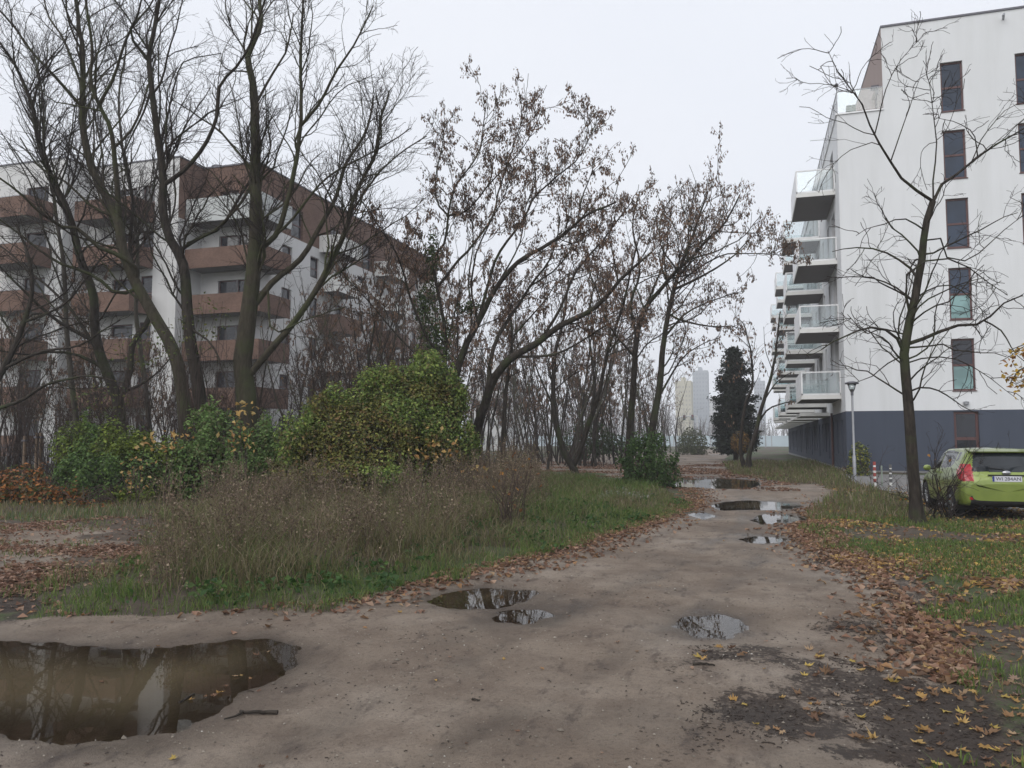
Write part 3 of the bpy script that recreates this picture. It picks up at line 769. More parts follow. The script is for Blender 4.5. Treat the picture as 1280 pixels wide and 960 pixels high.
def crown_mesh(name, batches, mat, parent, sides=3):
    Vs = []; Q = []; n = 0
    for PP, RR in batches:
        if len(PP) == 0: continue
        V, q = tubes(PP, RR, sides); Vs.append(V); Q.append(q+n); n += len(V)
    if not Vs: return None
    return mesh_np(name, np.concatenate(Vs), np.concatenate(Q), mat, parent, smooth=True)

def hanging(pts, r, size=(.05, .13), cols=((.10, .065, .045), (.16, .105, .07), (.07, .05, .042)), drop=.08):
    """drooping dry seed clusters / curled leaves: three narrow blades each"""
    n = len(pts); V = []; F = []; C = []
    ax = r.uniform(0, np.pi, n); cols = np.array(cols); c0 = cols[r.integers(0, len(cols), n)]*r.uniform(.7, 1.3, (n, 1))
    w = r.uniform(*size, n)*.25; h = r.uniform(*size, n)*1.15; base = 0
    top = pts+np.stack([r.normal(0, .02, n), r.normal(0, .02, n), -r.uniform(0, drop, n)], 1)
    for k in range(2):
        a = ax+k*np.pi/2; u = np.stack([np.cos(a), np.sin(a), r.normal(0, .2, n)], 1)*w[:, None]
        dn = np.stack([r.normal(0, .22, n), r.normal(0, .22, n), -np.ones(n)], 1)*h[:, None]
        q = np.stack([top, top+dn*.45+u, top+dn, top+dn*.5-u], 1).reshape(-1, 3)
        V.append(q); F.append(np.arange(n*4).reshape(-1, 4)+base); base += n*4; C.append(np.repeat(c0, 4, 0))
    return np.concatenate(V), np.concatenate(F), np.concatenate(C)

def leaves(pts, r, size, cols, jit=.25, nrm=None, fold=.25, weights=None):
    """folded rhomb leaves; cols (K,3)"""
    n = len(pts); cols = np.asarray(cols, float)
    ci = r.choice(len(cols), n, p=weights); c = cols[ci]*r.uniform(1-jit, 1+jit, (n, 1))
    d = r.normal(0, 1, (n, 3)); 
    if nrm is not None: nn = nrm+r.normal(0, .55, (n, 3))
    else: nn = r.normal(0, 1, (n, 3)); nn[:, 2] = abs(nn[:, 2])+.3
    nn /= np.linalg.norm(nn, axis=1, keepdims=True); d -= (d*nn).sum(1, keepdims=True)*nn; d /= np.linalg.norm(d, axis=1, keepdims=True)
    s = np.cross(nn, d); L = (r.uniform(*size, n))[:, None]; w = L*r.uniform(.28, .42, (n, 1))
    a = pts-d*L*.5; b = pts+d*L*.5+nn*L*-.1
    l = pts+s*w+nn*L*fold*.5-d*L*.05; rr = pts-s*w+nn*L*fold*.5-d*L*.05
    V = np.stack([a, rr, b, l], 1).reshape(-1, 3)
    i = np.arange(n)[:, None]*4
    T = np.concatenate([i+np.array([[0, 1, 2]]), i+np.array([[0, 2, 3]])])
    return V, T, np.repeat(c, 4, 0)

def traced_tree(name, label, limbs, d0, seed, mat=BARK_D, twig=None, dens=1.0, l1=(2.5, .42), l2=(3.6, .5), l3=(4.4, .5), leaf=0, group=None, rmin=.0052, up=.12,
                ang=(25, 55), leaf_cols=None, leaf_size=(.05, .13), lmax1=3.2, leaf_zone=None, wig=.17, cat='bare tree', tipl=1.3, lw=.72, sy=1.0):
    limbs = [([(a, b if b > 450 else 450-(450-b)*sy) for a, b in l[0]],)+tuple(l[1:]) for l in limbs]
    r = np.random.default_rng(seed); L = limb_points(limbs, d0, r, lw); twig = twig or TWIG
    base = L[0][0][0]; t = thing(name, label, cat, group=group)
    # trunk and limbs: smooth tubes
    mb = MB()
    for q, rad in L: mb.tube(q, rad, 9)
    # root flare
    q0, r0 = L[0]
    for a in np.linspace(0, 6.28, 6)[:-1]:
        e = np.array([math.cos(a+seed), math.sin(a+seed), 0])*r0[0]
        mb.tube([q0[0]+[0, 0, .5]+e*.1, q0[0]+[0, 0, .22]+e*.6, q0[0]+[0, 0, -.02]+e*1.7], [r0[0]*.55, r0[0]*.45, r0[0]*.15], 6)
    tr = mb.build('trunk', mat, t, smooth=True)
    Nn = 24
    PP = np.array([resample(q, Nn) for q, _ in L]); RR = np.array([np.interp(np.linspace(0, 1, Nn), np.linspace(0, 1, len(x)), x) for _, x in L])
    t0 = .33
    c1 = spawn(PP, RR, r, l1[0]*dens, l1[1], 9, ang, up, wig, t0, .5, rmin*1.7, .6, lmax1, n_cap=2200)
    c2 = spawn(*c1, r, l2[0]*dens, l2[1], 6, (22, 55), up*.6, wig, .12, .6, rmin*1.15, .3, 1.6, n_cap=13000)
    tips = spawn(PP[:, Nn//2:], RR[:, Nn//2:], r, 3.2*dens, .3, 6, (20, 55), up, wig, .1, .3, rmin*1.15, .25, tipl, n_cap=2200)
    c2 = (np.concatenate([c2[0], tips[0]]), np.concatenate([c2[1], tips[1]]))
    c3 = spawn(*c2, r, l3[0]*dens, l3[1], 4, (22, 60), up*.4, wig*1.2, .1, .7, rmin*.85, .15, .7, n_cap=40000)
    cr = crown_mesh('crown', [c1], mat, t, 5)
    crown_mesh('twigs', [c2, c3], twig, t, 3)
    if leaf:
        al = np.concatenate([c2[0][:, 2:].reshape(-1, 3), c3[0][:, 1:].reshape(-1, 3)])
        if leaf_zone is not None: al = al[leaf_zone(al, r)]
        k = r.choice(len(al), min(leaf, len(al)), replace=False)
        V, F, C = hanging(al[k], r, size=leaf_size, **({'cols': leaf_cols} if leaf_cols else {}))
        mesh_np('leaves', V, F, DRY, t, col=C)
    rebase(t, tuple(base+np.array([0, 0, .15]))); return t, (PP, RR, c1, c2, c3)

def X(s, off=(0, 0), k=1.0): return [(off[0]+a/k, off[1]+b/k) for a, b in s]
c1_ = lambda *s: X(s, (0, 0), 3); c2_ = lambda *s: X(s, (0, 300), 3); c3_ = lambda *s: X(s, (300, 180), 3)
c7_ = lambda *s: X(s, (940, 0), 3.69); c8_ = lambda *s: X(s, (940, 240), 3.69); c5_ = lambda *s: X(s, (640, 180), 3)
e_ = lambda *s: X(s, (480, 90), 4.571); f_ = lambda *s: X(s, (0, 180), 4.8); g_ = lambda *s: X(s, (780, 380), 5.645)

# --- the right-hand tree by the car
tree_r, _ = traced_tree('bare_tree', 'slender dark bare tree standing by the green car', [
    ([(1147, 657), (1144, 610), (1140, 560), (1137, 520), (1135, 470), (1134, 440), (1140, 397), (1149, 356), (1154, 321), (1159, 275), (1166, 248)], 17.5, 9, .3),
    (c7_((835, 930), (700, 820), (620, 690), (560, 590), (520, 460), (430, 350), (350, 205)), 7, 1.2, -1.0),
    (c7_((850, 920), (870, 840), (950, 780), (1030, 710), (1130, 640), (1250, 570), (1400, 500)), 7, 1.5, .7),
    (c7_((838, 900), (832, 780), (850, 650), (820, 380), (800, 290)), 4, 1, .5),
    (c7_((640, 700), (720, 480), (790, 280)), 3, .8, .4), (c7_((590, 570), (640, 330), (790, 130)), 3, .8, -.5),
    (c8_((740, 730), (800, 670), (900, 620), (1000, 605), (1080, 603), (1130, 530), (1250, 470)), 9, 2.5, -.9),
    (c8_((1080, 603), (1150, 640), (1200, 730), (1300, 800)), 4, 1, -.3),
    (c8_((700, 725), (650, 650), (540, 620), (430, 665), (320, 725)), 7, 2, -.9),
    (c8_((705, 660), (600, 625), (520, 640), (440, 560)), 4, 1.5, .7),
    (c8_((765, 400), (710, 320), (580, 250), (480, 240), (370, 265)), 6, 1.5, .8),
    (c8_((727, 550), (710, 430), (728, 350), (790, 310), (850, 297), (950, 310), (1050, 380), (1180, 470)), 6, 1.5, -.6),
    (c8_((810, 180), (700, 110), (600, 140), (480, 190)), 4, 1.2, -.7),
    (c8_((800, 230), (860, 190), (900, 290), (1010, 300), (1150, 180), (1290, 60)), 4, 1.2, .8),
    (c8_((750, 480), (850, 430), (950, 440), (1080, 560)), 4, 1, 1.0),
    (c8_((740, 790), (820, 765), (960, 780), (1100, 860), (1230, 960)), 3.5, 1, -.5),
    (c8_((700, 760), (620, 800), (540, 860), (440, 890)), 3.5, 1, .6),
    (c7_((1030, 710), (1020, 600), (940, 540), (850, 520)), 3, 1, -.5)],
    15.1, 11, BARK_D, dens=1.0, l1=(3.6, .5), l2=(3.6, .5), l3=(3.4, .5), sy=.98, rmin=.0048, up=.0, wig=.2, lmax1=1.8, ang=(35, 75), lw=.56, tipl=.5)

# --- the tall group on the left
traced_tree('bare_tree', 'tall bare tree with sinuous double trunk, tallest in the left clump', [
    (c2_((695, 745), (690, 640), (675, 520), (640, 400), (570, 280), (500, 150), (450, 20)) + c1_((440, 830), (370, 690), (330, 600), (305, 480), (300, 400), (303, 300), (305, 200), (290, 60), (270, -90)), 21, 4, 1.5),
    (c1_((440, 840), (432, 600), (415, 480), (370, 380), (340, 300), (345, 180), (325, 30), (310, -90)), 10, 3, -1.2),
    (c1_((370, 380), (430, 280), (480, 130), (550, 40), (600, -60)), 6, 2, -.8),
    (c1_((300, 395), (220, 300), (130, 200), (60, 110), (0, 40), (-60, -30)), 6, 2, -1),
    (c1_((303, 330), (240, 150), (180, 60), (150, -60)), 5, 2, 1.5),
    (f_((900, 800), (820, 740), (700, 660), (580, 610), (480, 510), (380, 500), (230, 400), (100, 280), (0, 200), (-100, 130)), 9, 2.5, -2.5),
    (f_((860, 850), (700, 900), (580, 800), (440, 745), (360, 715), (200, 600), (0, 450), (-90, 390)), 7, 2, -2),
    (f_((690, 460), (560, 380), (400, 230), (250, 150), (120, -40)), 5, 2, -1),
    (c1_((430, 560), (500, 480), (560, 330), (585, 200)), 5, 2, 1)],
    23.5, 21, BARK_M, dens=1.0)
traced_tree('bare_tree', 'bare tree with crooked right-leaning side limb behind the yellow leaves', [
    (c2_((770, 745), (755, 620), (740, 500), (720, 400), (700, 200), (680, 80), (640, 0)) + c1_((620, 800), (620, 700), (605, 560), (590, 450), (580, 380), (565, 230), (580, 130), (590, 40), (600, -80)), 20, 4, .8),
    (c1_((620, 705), (700, 630), (780, 530), (820, 430), (830, 320), (900, 240), (960, 120), (1000, -40)), 8, 2.5, -1.2),
    (c1_((690, 930), (750, 890), (830, 850), (900, 740), (960, 650), (1010, 570)), 7, 3, 1),
    (c1_((565, 240), (490, 130), (520, 50), (540, -60)), 6, 2, -1),
    (c1_((575, 340), (540, 420), (500, 500), (450, 600)), 4, 2, 1),
    (c2_((730, 330), (800, 400), (860, 560)), 4, 2, -1),
    (c1_((600, 560), (660, 300), (700, 230), (830, 200)), 4, 1.5, 1.4)],
    22, 22, BARK_D, dens=1.3)
traced_tree('bare_tree', 'thickest bare tree trunk of the left clump with spreading right limbs', [
    (c2_((925, 720), (925, 600), (912, 450), (935, 250), (950, 100)) + c1_((958, 900), (955, 700), (960, 500), (945, 300), (930, 200), (980, 80), (965, -80)), 31, 4, .6),
    (c2_((950, 520), (1020, 400), (1120, 280), (1180, 180), (1240, 60)) + c3_((380, 340), (430, 170), (500, 40), (520, -80), (560, -200)), 13, 3, -1.5),
    (c3_((60, 640), (130, 510), (230, 430), (290, 330), (360, 200), (400, 80), (470, -40), (500, -180)), 12, 3, 1.2),
    (c1_((955, 940), (1040, 870), (1090, 700), (1120, 530), (1130, 400), (1120, 250), (1130, 100), (1140, -80)), 10, 3, -.8),
    (c1_((1130, 480), (1200, 380), (1260, 260), (1330, 160), (1400, 20)), 6, 2, -1),
    (c1_((955, 640), (900, 580), (830, 500), (760, 450), (640, 370)), 5, 1.5, .8),
    (c1_((960, 400), (1020, 280), (1080, 180), (1100, 50)), 5, 2, 1.5),
    (c3_((100, 330), (200, 280), (330, 120), (500, 30), (640, -60)), 5, 1.8, -1),
    (c3_((230, 600), (330, 480), (420, 250), (560, 60), (700, -30)), 6, 2, 1.5),
    (c3_((100, 540), (120, 700), (230, 660), (400, 610)), 4, 1.5, -1.2),
    (c1_((950, 680), (880, 790), (780, 880), (700, 910)), 6, 2, -.6)],
    22.5, 23, BARK_M, dens=1.35)
traced_tree('bare_tree', 'forked bare tree left of the tallest trunk, over the green bushes', [
    (c2_((455, 760), (450, 690), (440, 600), (400, 500), (360, 380), (345, 200), (300, 60)) + c1_((260, 800), (160, 560), (130, 380), (60, 240), (0, 160)), 17, 3, -1),
    (c2_((465, 620), (485, 500), (500, 380), (560, 300), (540, 200), (490, 60)) + c1_((500, 800), (480, 600), (440, 520)), 12, 3, 1.4),
    (c2_((360, 390), (260, 330), (200, 290), (100, 200), (0, 100), (-60, 40)), 7, 2, -1.5),
    (c2_((400, 490), (320, 440), (220, 420), (100, 430), (-60, 400)), 6, 2, -1.8),
    (c2_((480, 590), (560, 520), (640, 440)), 5, 2, .8),
    (c2_((380, 450), (260, 250), (120, 130), (0, 20), (-90, -40)), 6, 2, 1.2)],
    25, 24, BARK_D, dens=.95)
traced_tree('bare_tree', 'slim straight grey bare tree near the left edge', [
    ([(100, 575), (92, 500), (84, 420), (77, 326), (70, 270), (62, 232), (52, 192), (50, 120), (40, 60)], 9, 2, .5),
    ([(77, 330), (60, 300), (40, 230), (10, 180)], 4, 1.5, -1), ([(64, 240), (90, 180), (100, 100)], 3, 1, 1)],
    26, 25, BARK_G, dens=1.0)
traced_tree('bare_tree', 'slim grey bare tree between the forked tree and the tallest trunk', [
    ([(190, 575), (182, 480), (171, 400), (172, 334), (170, 284), (165, 242), (156, 200), (150, 120), (160, 40)], 8, 2, .5),
    ([(171, 300), (190, 250), (205, 180), (240, 110)], 4, 1.5, -1), ([(170, 350), (140, 300), (110, 220)], 3, 1, 1)],
    28, 26, BARK_G, dens=1.0)
traced_tree('bare_tree', 'low dark bare tree sprawling at the left edge above the lawn', [
    ([(-30, 600), (-25, 520), (0, 470), (25, 420), (40, 350), (20, 280)], 14, 3, 1),
    ([(-22, 520), (30, 500), (60, 480), (110, 470), (160, 480)], 7, 2, -1), ([(5, 460), (50, 440), (100, 430), (150, 400)], 6, 2, -1),
    ([(-10, 490), (-60, 400), (-80, 300)], 8, 2, 1), ([(30, 400), (80, 380), (120, 330)], 5, 2, 0)],
    23, 27, BARK_D, dens=1.1, up=.02)

# --- middle trees with brown seed clusters
BROWN = ((.16, .115, .09), (.22, .16, .12), (.12, .09, .078), (.20, .12, .08))
mid, mid_br = traced_tree('seed_hung_tree', 'broad many-stemmed tree hung with brown seeds, ivy on its left stem', [
    ([(572, 600), (571, 560), (568, 500), (577, 447), (600, 397), (620, 353), (650, 313)] + e_((920, 920), (1010, 860), (1110, 770), (1200, 700), (1330, 640)), 14, 2.5, -1.6),
    ([(568, 505), (557, 473), (557, 413), (548, 347), (543, 313)] + e_((360, 900), (375, 745), (390, 600), (430, 500), (540, 330), (560, 150), (585, 10)), 9, 1.6, .8),
    (e_((375, 745), (470, 700), (600, 530), (690, 430), (770, 320), (850, 190), (905, 50)), 4, 1.2, -.8),
    (e_((370, 735), (300, 640), (290, 500), (320, 330), (350, 130)), 4, 1.2, .8),
    ([(548, 350), (575, 310)] + e_((480, 960), (620, 740), (650, 580), (690, 430), (740, 250), (820, 20)), 6, 1.3, 1.5),
    ([(602, 395), (612, 340)] + e_((660, 960), (800, 750), (860, 610), (1000, 460), (1130, 320), (1220, 120)), 7, 1.4, 1),
    (e_((1110, 770), (1130, 620), (1180, 480), (1210, 360)), 4, 1.2, 1),
    ([(590, 590), (594, 550), (607, 507), (618, 475), (640, 450), (673, 427), (707, 400), (750, 377), (783, 330), (815, 300)], 17, 3, -2.5, True, -.4),
    ([(612, 495), (616, 440), (632, 400), (660, 350), (690, 300), (700, 250)], 10, 2, 1.8),
    ([(673, 427), (700, 380), (720, 330), (760, 280), (790, 230)], 7, 2, .8),
    ([(640, 452), (700, 440), (760, 400), (800, 390)], 6, 1.5, -1),
    (c3_((780, 800), (700, 720), (640, 560), (600, 400), (500, 220), (440, 120)), 6, 1.6, -1.5),
    (c3_((760, 880), (640, 760), (480, 560), (380, 440)), 5, 1.5, 1),
    ([(630, 585), (630, 540), (632, 490), (640, 420), (636, 350)], 8, 2, 2, True, 1.0),
    ([(600, 400), (590, 350), (600, 290), (628, 230), (640, 190)], 5, 1.3, -1.2), ([(577, 447), (590, 400), (585, 340), (592, 280), (582, 220)], 5, 1.3, 1.4),
    ([(620, 353), (650, 290), (655, 240), (676, 190)], 4, 1.2, .8), ([(660, 350), (700, 320), (725, 280), (752, 262)], 4, 1.2, -.6),
    ([(557, 430), (530, 380), (520, 330), (528, 270)], 4, 1.2, .9), ([(640, 420), (680, 370), (700, 340), (740, 320)], 4, 1.2, 1.0)],
    24, 31, BARK_D, TWIG_B, sy=.90, dens=1.1, l1=(3.2, .42), tipl=.7, lw=.62, l3=(5.5, .5), rmin=.0062, leaf=42000, leaf_cols=BROWN, leaf_size=(.045, .105), up=.08, lmax1=1.6, cat='tree')
traced_tree('seed_hung_tree', 'small V-forked dark tree at the edge of the bare parking ground', [
    ([(718, 600), (717, 585), (707, 570), (697, 540), (692, 515), (690, 493), (693, 440), (705, 390), (712, 340)], 11, 2, .8),
    ([(719, 583), (724, 567), (737, 527), (750, 490), (760, 440), (775, 395), (790, 340), (800, 290)], 10, 2, -1.5),
    ([(740, 520), (742, 470), (735, 400), (748, 340)], 5, 1.5, 1), ([(692, 510), (670, 460), (655, 410)], 4, 1.2, 0)],
    33.5, 32, BARK_D, TWIG_B, dens=.85, leaf=14000, rmin=.0066, leaf_cols=BROWN, leaf_size=(.045, .105), cat='tree')
traced_tree('seed_hung_tree', 'leaning dark tree with brown seeds behind the small green bush', [
    ([(786, 600), (787, 540), (790, 493), (793, 430), (803, 380), (817, 360), (837, 333), (857, 310), (880, 283), (905, 255), (925, 215)], 12, 2, -1.5),
    ([(795, 420), (788, 370), (800, 320), (790, 260), (800, 210)], 7, 2, 1),
    ([(857, 310), (862, 270), (866, 230), (870, 195)], 5, 1.2, .8), ([(805, 380), (830, 310), (835, 260), (840, 225)], 5, 1.3, .5),
    ([(792, 450), (760, 400), (745, 350), (730, 310)], 5, 1.5, -1)],
    31, 33, BARK_D, TWIG_B, sy=.88, dens=.85, tipl=.8, lw=.62, ang=(30, 65), leaf=26000, rmin=.0066, leaf_cols=BROWN, leaf_size=(.05, .12), cat='tree')
traced_tree('seed_hung_tree', 'dark tree with long drooping right branch nearest the track', [
    ([(812, 600), (813, 560), (818, 520), (823, 493), (832, 413), (843, 347), (855, 300), (873, 247), (885, 205)], 13, 2, .8),
    ([(838, 385), (853, 393), (893, 402), (915, 400), (927, 405)], 5, 1.5, -.5),
    ([(843, 347), (880, 327), (915, 300), (940, 270)], 6, 1.5, -1.2), ([(845, 340), (900, 300), (955, 296), (995, 300)], 4, 1.2, .6),
    ([(832, 420), (860, 380), (900, 360), (930, 350)], 5, 1.3, 1.2), ([(822, 500), (850, 450), (880, 425), (900, 418)], 5, 1.3, -1),
    ([(848, 325), (825, 280), (830, 230), (850, 200)], 4, 1.3, .6)],
    29, 34, BARK_D, TWIG_B, sy=.86, dens=.95, tipl=.8, lw=.62, ang=(30, 65), leaf=26000, rmin=.0066, leaf_cols=BROWN, leaf_size=(.05, .12), cat='tree')
traced_tree('bare_tree', 'small forked bare tree in front of the dark fir', [
    ([(937, 588), (936, 575), (938, 560), (942, 550), (950, 517), (960, 483), (968, 450), (972, 420), (975, 390)], 8, 1.5, .5),
    ([(932, 588), (926, 565), (926, 540), (932, 500), (940, 483), (938, 440), (930, 407), (922, 398)], 6, 1.2, -.5, True, .2),
    ([(946, 530), (960, 512), (983, 503), (1000, 500)], 4, 1, .5), ([(955, 500), (970, 478), (990, 465)], 3, 1, -.5), ([(928, 550), (918, 540), (912, 530)], 3, 1, 0)],
    44, 35, BARK_D, TWIG, dens=.6, rmin=.006, leaf=160, leaf_cols=BROWN, leaf_size=(.12, .22))
# right edge: yellow leaved maple whose branch reaches in
def maple_zone(p, r): return np.ones(len(p), bool)
mt, mbr = traced_tree('maple_tree', 'maple branch with yellow leaves reaching in at the right edge', [
    ([(1430, 700), (1425, 600), (1415, 500), (1410, 380), (1400, 250), (1410, 100)], 24, 8, .4),
    ([(1412, 470), (1380, 440), (1340, 440), (1300, 450), (1272, 462), (1262, 480)], 8, 1.5, 1), ([(1412, 420), (1370, 400), (1320, 410), (1285, 428), (1266, 436)], 7, 1.2, 1.6),
    ([(1405, 300), (1480, 200), (1500, 100)], 9, 2, 1), ([(1410, 360), (1340, 260), (1330, 160)], 8, 2, 1)],
    12.5, 36, BARK_G, TWIG, dens=.7, lmax1=1.6, cat='maple tree', up=.05)
# ------------------------------------------------------------------ generic trees for the thicket
def grown_tree(name, label, loc, h, seed, mat, twig, stems=1, leaf=0, group=None, spread=.35, dens=1.0, rmin=.008, cat='bare tree', r0=None, lc=BROWN):
    r = np.random.default_rng(seed); t = thing(name, label, cat, group=group); L = []
    for s in range(stems):
        n = 14; p = np.zeros((n, 3)); d = np.array([*r.normal(0, spread*.5*(stems > 1)+.06, 2), 1.]); d /= np.linalg.norm(d); p[0] = [*r.normal(0, .12*(stems > 1), 2), -.15]
        for k in range(1, n):
            d = d+r.normal(0, .07, 3); d[2] += .05; d /= np.linalg.norm(d); p[k] = p[k-1]+d*h/(n-1)*r.uniform(.9, 1.05)
        L.append((p, np.linspace(r0 or h*.0085, rmin*1.5, n)*r.uniform(.7, 1)))
    PP = np.array([resample(a, 20) for a, _ in L]); RR = np.array([np.interp(np.linspace(0, 1, 20), np.linspace(0, 1, 14), b) for _, b in L])
    a0 = spawn(PP, RR, r, .9*dens, .42, 10, (25, 50), .14, .12, .22, .55, rmin*2, 1, h*.45)
    a1 = spawn(*a0, r, 1.9*dens, .45, 7, (25, 55), .1, .16, .2, .55, rmin*1.4, .5, 2.4)
    a2 = spawn(*a1, r, 2.6*dens, .5, 5, (25, 60), .05, .18, .1, .6, rmin, .3, 1.1, n_cap=9000)
    V, Q = [], []; mb = MB()
    for p, q in zip(PP, RR): mb.tube(p, q, 7)
    mb.build('trunk', mat, t, smooth=True)
    crown_mesh('crown', [a0], mat, t, 4); crown_mesh('twigs', [a1, a2], twig, t, 3)
    if leaf:
        al = np.concatenate([a1[0][:, 2:].reshape(-1, 3), a2[0][:, 1:].reshape(-1, 3)])
        k = r.choice(len(al), min(leaf, len(al)), replace=False); Vv, F, C = hanging(al[k], r, size=(.09, .2), cols=lc); mesh_np('leaves', Vv, F, DRY, t, col=C)
    t.location = loc; return t
TW_P = plain('purplish_twig', (.060, .045, .046), .9, spec=.2)
GRP = GL = None
KIND = ['single-stemmed bare tree', 'several-stemmed grey bare tree', 'twin-stemmed small tree with a few dry leaves', 'tall twin-stemmed tree with dry leaves']
protos = [grown_tree('thicket_tree', GL, (0, 0, 0), 10.5, 101, BARK_D, TW_P, 1, 0, GRP, dens=1.1), grown_tree('thicket_tree', GL, (0, 0, 0), 9, 102, BARK_G, TW_P, 3, 0, GRP, dens=.8),
          grown_tree('thicket_tree', GL, (0, 0, 0), 8, 103, BARK_D, TWIG_B, 2, 900, GRP, dens=1.0), grown_tree('thicket_tree', GL, (0, 0, 0), 11.5, 104, BARK_D, TWIG_B, 2, 1500, GRP, dens=1.0)]
spots = []
rs = np.random.default_rng(5)
# (px range, depth range, count, height scale range, where)
for (a, b, d0, d1, n, h0, h1, zl) in ((385, 570, 30, 52, 34, .75, 1.0, 'in the thicket behind the bramble mound'), (550, 780, 42, 75, 34, .8, 1.15, 'in the thicket behind the centre trunks'),
        (330, 480, 30, 38, 5, .45, .62, 'close behind the bramble mound'), (640, 850, 55, 110, 34, .8, 1.3, 'in the thicket beyond the parking ground'), (0, 330, 30, 42, 16, .5, .75, 'low behind the left clump of big trees'),
        (780, 860, 110, 170, 8, .8, 1.1, 'far off beside the gantry'), (-120, 0, 30, 45, 5, .8, 1.0, 'at the far left behind the metal fence')):
    for k in range(n):
        spots.append((a+(b-a)*(k+rs.random())/n, rs.uniform(d0, d1), rs.uniform(h0, h1), zl))
for i, (px, d, s, zl) in enumerate(spots):
    ki = i if i < 4 else int(rs.integers(0, 4)); o = protos[i] if i < 4 else copy_tree(protos[ki])
    o['label'] = KIND[ki]+' '+zl; o['group'] = KIND[ki].replace('tree', 'trees')+' '+zl
    p = P(px, 551, d); x, y = p[0], p[1]
    o.location = (x, y, float(G(x, y)) if d < 60 else 0); o.rotation_euler = (0, 0, rs.uniform(0, 6.28)); o.scale = (s, s, s*rs.uniform(.9, 1.1))

# far wood beyond the barrier: one mass
def far_wood():
    r = np.random.default_rng(8); PPs = []; RRs = []; LV = []
    n = 420; px = r.uniform(560, 1010, n); d = r.uniform(225, 420, n)
    base = np.array([P(a, 551, b)*[1, 1, 0] for a, b in zip(px, d)]); h = r.uniform(5, 10, n)*(1+.5*(px < 840))
    k = 6; S = np.zeros((n, k, 3)); S[:, 0] = base
    for i in range(1, k): S[:, i] = S[:, i-1]+np.stack([r.normal(0, .3, n), r.normal(0, .3, n), h/(k-1)], 1)
    RR = np.linspace(.16, .05, k)[None].repeat(n, 0)
    a1 = spawn(S, RR, r, 1.6, .35, 5, (25, 60), .1, .15, .1, .6, .035, 1, 4, n_cap=9000)
    a2 = spawn(*a1, r, 1.3, .5, 3, (25, 60), .1, .2, .1, .6, .022, .5, 1.6, n_cap=24000)
    o = crown_mesh('far_wood', [(S, RR), a1, a2], plain('far_twig', (.085, .068, .062), .9), None, 3)
    tag(o, 'far-off mass of bare trees beyond the pale barrier', 'wood', kind='stuff')
far_wood()

# ------------------------------------------------------------------ fir
def fir():
    p = P(919, 551, 66); h = 9.6; r = np.random.default_rng(9)
    t = thing('fir_tree', 'dark conical evergreen beside the far end of the slate building', 'fir tree')
    mb = MB(); mb.tube([(0, 0, -.1), (0, 0, h*.5), (0, 0, h)], [.2, .12, .02], 8); mb.build('trunk', BARK_D, t)
    Vs = []; Ts = []; Cs = []; n = 0; PB = []
    for z in np.arange(.9, h-.2, .22):
        f = (z-.9)/(h-.9); R0 = 2.05*(1-f)**.5*(.70+.5*r.random())*(1 if f > .12 else .75+2*f)
        for k in range(int(7+9*(1-f))):
            a = r.uniform(0, 6.28); L = R0*r.uniform(.6, 1.15)
            m = max(4, int(L/.16)); q = np.linspace(0, 1, m)
            pts = np.stack([np.cos(a)*L*q, np.sin(a)*L*q, z-.35*L*q+.32*L*q*q], 1)
            PB.append(resample(pts, 5))
            c = np.repeat(pts, 15, 0)+r.normal(0, 1, (m*15, 3))*[.17, .17, .13]
            V, T, C = leaves(c, r, (.14, .30), [(.018, .026, .016), (.026, .036, .020), (.014, .020, .014)], nrm=np.tile([[0, 0, 1.]], (len(c), 1)))
            Vs.append(V); Ts.append(T+n); Cs.append(C); n += len(V)
    crown_mesh('branches', [(np.array(PB), np.tile(np.linspace(.03, .01, 5), (len(PB), 1)))], BARK_D, t, 3)
    mesh_np('crown', np.concatenate(Vs), np.concatenate(Ts), vcol('fir_needle', .7, .1), t, col=np.concatenate(Cs))
    t.location = (p[0], p[1], 0)
fir()

# ------------------------------------------------------------------ bushes
GREENS = [(.19, .27, .06), (.13, .20, .05), (.26, .33, .085), (.08, .115, .038), (.19, .17, .065)]
def blob_points(r, blobs, dens, sh=.22, inner=.25):
    """points near the surface of a union of ellipsoids (world coords), outward normals"""
    out = []; nr = []
    for (c, s) in blobs:
        c = np.array(c); s = np.array(s); A = 4*np.pi*((s[0]*s[1])**1.6/3+(s[0]*s[2])**1.6/3+(s[1]*s[2])**1.6/3)**(1/1.6)
        n = int(A*dens); u = r.normal(0, 1, (n, 3)); u /= np.linalg.norm(u, axis=1, keepdims=True)
        lump = 1+.30*(fbm(u[:, 0]*2.6+c[0], u[:, 1]*2.6+u[:, 2]*2.1, int(abs(c[0])*7) % 50, 3)-.5)*2*.6
        rad = lump*(1-np.abs(r.normal(0, sh, n))*(r.random(n) < .75)-(r.random(n) < inner)*r.random(n)*.45)
        p = c+u*s*rad[:, None]; ok = np.ones(n, bool)
        for (c2, s2) in blobs:
            if c2 is c: continue
            q = ((p-np.array(c2))/np.array(s2)); qq = (q*q).sum(1)
            ok &= ~((qq < .55) & (qq > 1e-9)) | (np.abs(c-np.array(c2)).sum() < 1e-6)
        ok &= p[:, 2] > 0.02
        out.append(p[ok]); nr.append((u/s/np.linalg.norm(u/s, axis=1, keepdims=True))[ok])
    return np.concatenate(out), np.concatenate(nr)
